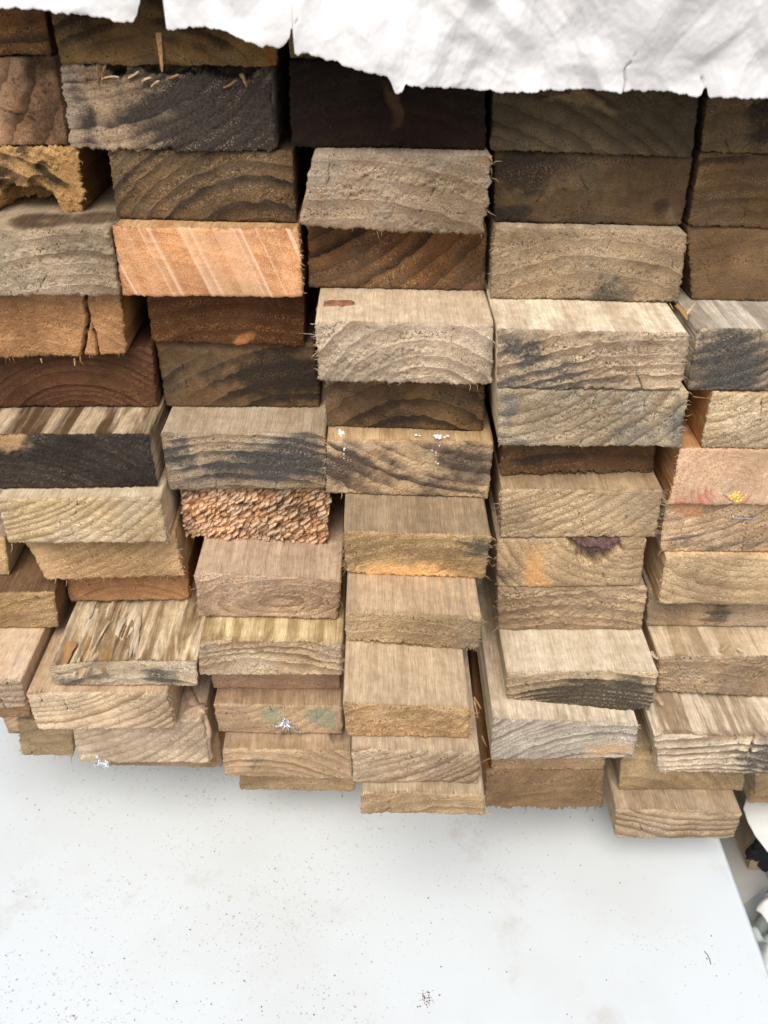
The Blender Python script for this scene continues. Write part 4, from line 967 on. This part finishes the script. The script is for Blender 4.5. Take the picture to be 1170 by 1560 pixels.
def rounded_box(mb, x0, x1, y0, y1, z0, z1, r, n=4, R=None):
    """box with rolled top and bottom edges"""
    prof = [(r - r * math.cos(a), -r + r * math.sin(a)) for a in np.linspace(0, math.pi / 2, n + 1)]
    rings_ = [(q[0], z1 + q[1]) for q in prof]; rings_ = [(q[0], z0 - q[1]) for q in prof[::-1]] + rings_
    V = []
    for (ins, z) in rings_:
        V += [(x0 + ins, y0 + ins, z), (x1 - ins, y0 + ins, z), (x1 - ins, y1 - ins, z), (x0 + ins, y1 - ins, z)]
    m_ = len(rings_)
    F = [[i * 4 + k, i * 4 + (k + 1) % 4, i * 4 + 4 + (k + 1) % 4, i * 4 + 4 + k] for i in range(m_ - 1) for k in range(4)]
    F += [[3, 2, 1, 0], [m_ * 4 - 4, m_ * 4 - 3, m_ * 4 - 2, m_ * 4 - 1]]
    mb.add(V, F)
mb = MB(); rounded_box(mb, 0, bx1 - bx0, by0, by1, -bt, 0, .004, 5)
o = link('white_board', mb.mesh('white_board', mb_, True), (bx0, 0, BOARD_Z))
mdl = o.modifiers.new('edge', 'EDGE_SPLIT'); mdl.split_angle = math.radians(35)
tag(o, 'flat white board with brown dirt specks under the plank stack', 'board')
# a hair lying on the board
m_hair = simple_mat('dark hair', (92, 84, 76), .6)
mb = MB(); hp = [at_z(x, y, BOARD_Z + .0004) for (x, y) in ((1073, 1449), (1078, 1455), (1081, 1461), (1083, 1469))]
tube(mb, hp, .00022, 5); cc = hp[0].copy()
mb.v[0] = mb.v[0] - cc
o = link('hair', mb.mesh('hair', m_hair), tuple(cc)); tag(o, 'thin dark hair lying near the right edge of the white board', 'hair')
# crumbs of wood and dirt fallen on it
m_crumb = simple_mat('dirt crumbs', (128, 104, 76), .9, 0, .4, 600)
mb = MB()
for _ in range(150):
    y = rng.uniform(1200, 1560); x = rng.uniform(0, 1100) if rng.rand() < .6 else rng.uniform(0, 600)
    if rng.rand() < .25: x, y = rng.normal(648, 8), rng.normal(1522, 10)
    w = at_z(x, y, BOARD_Z) + np.array([0, 0, .00018]); blob(mb, w, rng.uniform(.0002, .0005), rng, 4, (1, 1, .6), .4)
o = link('dirt_crumbs', mb.mesh('dirt_crumbs', m_crumb)); tag(o, 'tiny brown crumbs of dirt scattered over the white board', 'crumbs', None, 'stuff')

# ------------------------------------------------------------------ what lies beyond the board's right edge
GZ = BOARD_Z - .16
m_g, t, b = new_mat('dusty ground')
c = t.mix(t.ramp(t.noise(t.coords(), 14, 4), .35, .65), lin((120, 116, 108)), lin((150, 147, 140))); t.put(b.inputs['Base Color'], c); b.inputs['Roughness'].default_value = .9
mb = MB(); mb.add([(-30, -30, 0), (30, -30, 0), (30, 30, 0), (-30, 30, 0)], [[0, 1, 2, 3]])
o = link('ground', mb.mesh('ground', m_g), (0, 0, GZ)); tag(o, 'pale dusty ground below the white board', 'ground', None, 'structure')
# bearers that carry the board (under it, out of the picture)
m_bear = simple_mat('bearer wood', (140, 112, 82), .85, 0, .3, 60)
for y in (-.25, .25):
    mb = MB(); rounded_box(mb, bx0 + .05, bx1 - .10, y - .035, y + .035, GZ, BOARD_Z - bt - .0003, .003, 2)
    o = link('bearer', mb.mesh('bearer', m_bear)); tag(o, 'timber bearer hidden below the white board', 'bearer', 'bearers below the white board')
# grey plank lying low beside the board
def prism(mb, pts, z0, z1):
    n = len(pts); V = [(x, y, z0) for x, y in pts] + [(x, y, z1) for x, y in pts]
    F = [[k, (k + 1) % n, n + (k + 1) % n, n + k] for k in range(n)]
    mb.add(V, F)
    c0 = len(V); mb.add([(np.mean([p[0] for p in pts]), np.mean([p[1] for p in pts]), z1)] + [(x, y, z1) for x, y in pts] + [(np.mean([p[0] for p in pts]), np.mean([p[1] for p in pts]), z0)] + [(x, y, z0) for x, y in pts],
                        (), [[0, 1 + k, 1 + (k + 1) % n] for k in range(n)] + [[n + 1, n + 2 + (k + 1) % n, n + 2 + k] for k in range(n)])
gz1 = BOARD_Z - .085
gp = [at_z(x, y, gz1)[:2] for (x, y) in ((1030, 1200), (1110, 1200), (1172, 1346), (1128, 1381), (1060, 1400))]
gp = [tuple(q) for q in gp][::-1]
m_gp = simple_mat('grey panel', (172, 170, 164), .75, 0, .12, 30)
mb = MB(); prism(mb, gp, GZ, gz1); o = link('grey_panel', mb.mesh('grey_panel', m_gp, False)); tag(o, 'smooth grey panel lying low beside the right edge of the white board', 'panel')
# brown batten with a blackened end
m_bt = simple_mat('brown batten', (178, 156, 130), .85, 0, .3, 70)
m_bk = simple_mat('black rubber', (30, 30, 30), .7)
bz1 = BOARD_Z - .045
pA = at_z(1122, 1278, bz1); pB = at_z(1139, 1326, gz1 + .001)
wdt = .028; L_ = .32
mb = MB(); rounded_box(mb, 0, wdt, 0, L_, -(bz1 - gz1) + .001, 0, .002, 3)
o = link('batten', mb.mesh('batten', m_bt, False), (pB[0], pB[1], bz1)); tag(o, 'brown batten with a blackened end between the grey panel and white plastic', 'batten')
mb = MB(); rr = np.random.RandomState(9)
for i in range(16): blob(mb, (wdt * (.12 + .95 * rr.rand()), -.001 + .003 * rr.rand(), -.003 - .034 * rr.rand()), .0085, rr, 7, (1, .4, 1), .3)
q = link('burnt_end', mb.mesh('burnt_end', m_bk), (0, 0, 0), o); q['label'] = 'blackened end'
# white plastic and crumpled film
def sheet(label, name, poly, z, mat, amp, seed, cat, dome=0.0):
    """crumpled sheet over a polygon measured on the plane z"""
    P_ = np.array([at_z(x, y, z)[:2] for (x, y) in poly]); c0 = P_.mean(0)
    NR, NA = 40, 160; seg = np.concatenate([P_, P_[:1]]); dd = np.concatenate([[0], np.cumsum(np.hypot(*np.diff(seg, axis=0).T))])
    tt = np.linspace(0, dd[-1], NA + 1)[:-1]; bx = np.interp(tt, dd, seg[:, 0]); by = np.interp(tt, dd, seg[:, 1])
    rr_ = np.linspace(0, 1, NR + 1)[1:, None]
    Xs = c0[0] + (bx - c0[0]) * rr_; Ys = c0[1] + (by - c0[1]) * rr_
    Zs = z + amp * (np.abs(2 * vnoise(Xs * 38 + seed, Ys * 38, seed) - 1) - .5 + .5 * (np.abs(2 * vnoise(Xs * 90 + seed, Ys * 90, seed + 2) - 1) - .5)) - dome * rr_ ** 3 + 0 * Xs
    V = np.concatenate([[[c0[0], c0[1], z]], np.stack([Xs.ravel(), Ys.ravel(), Zs.ravel()], 1)])
    F4 = [[1 + i * NA + k, 1 + i * NA + (k + 1) % NA, 1 + (i + 1) * NA + (k + 1) % NA, 1 + (i + 1) * NA + k][::-1] for i in range(NR - 1) for k in range(NA)]
    F3 = [[0, 1 + k, 1 + (k + 1) % NA] for k in range(NA)]
    mb = MB(); mb.add(V, F4, F3); o = link(name, mb.mesh(name, mat))
    sm = o.modifiers.new('thickness', 'SOLIDIFY'); sm.thickness = .0012; tag(o, label, cat); return o
m_pl = simple_mat('white plastic', (226, 226, 222), .45, 0, .05, 20)
m_fm = simple_mat('greenish film', (206, 214, 208), .35, 0, .1, 30)
sheet('smooth white plastic sheet with a curved edge behind the blackened batten', 'plastic_sheet', [(1134, 1226), (1140, 1246), (1152, 1268), (1170, 1292), (1215, 1330), (1330, 1320), (1330, 1210), (1140, 1205)], BOARD_Z - .012, m_pl, .001, 3, 'plastic sheet', .003)
sheet('crumpled pale green film heaped below the right edge of the white board', 'plastic_film', [(1100, 1368), (1128, 1378), (1150, 1362), (1172, 1345), (1300, 1350), (1330, 1560), (1330, 1640), (1130, 1620), (1090, 1420)], BOARD_Z - .10, m_fm, .035, 8, 'plastic film', .05)
sheet('small white scrap of plastic lying on the crumpled pale green film', 'plastic_scrap', [(1158, 1372), (1172, 1352), (1230, 1340), (1260, 1390), (1200, 1400)], BOARD_Z - .062, m_pl, .012, 15, 'plastic scrap', .01)

# ------------------------------------------------------------------ daylight: bright overcast
SUN_EL, SUN_ROT = math.radians(SUN[0]), math.radians(SUN[1])
w = bpy.data.worlds.new('World'); scene.world = w; w.use_nodes = True
wt = w.node_tree; bg = wt.nodes['Background']
sky = wt.nodes.new('ShaderNodeTexSky'); sky.sky_type = 'NISHITA'; sky.sun_disc = False
sky.sun_elevation = SUN_EL; sky.sun_rotation = SUN_ROT; sky.dust_density = 3.0; sky.air_density = 1.0; sky.ozone_density = .6
wt.links.new(sky.outputs[0], bg.inputs[0]); bg.inputs[1].default_value = SKY_STRENGTH
sd = bpy.data.lights.new('sun', 'SUN'); sd.energy = SUN_STRENGTH; sd.angle = math.radians(SUN_ANGLE); sd.color = (1, .965, .91)
so = bpy.data.objects.new('sun', sd); COL.objects.link(so)
dv = Vector((math.sin(SUN_ROT) * math.cos(SUN_EL), math.cos(SUN_ROT) * math.cos(SUN_EL), math.sin(SUN_EL)))
so.rotation_euler = (-dv).to_track_quat('-Z', 'Y').to_euler(); so.location = (0, -2, 3)
vs = scene.view_settings; scene.display_settings.display_device = 'sRGB'
vs.view_transform = 'Standard'; vs.look = 'None'; vs.gamma = 1; vs.exposure = EXPOSURE; vs.use_curve_mapping = False
scene.cycles.max_bounces = 8; scene.cycles.diffuse_bounces = 5
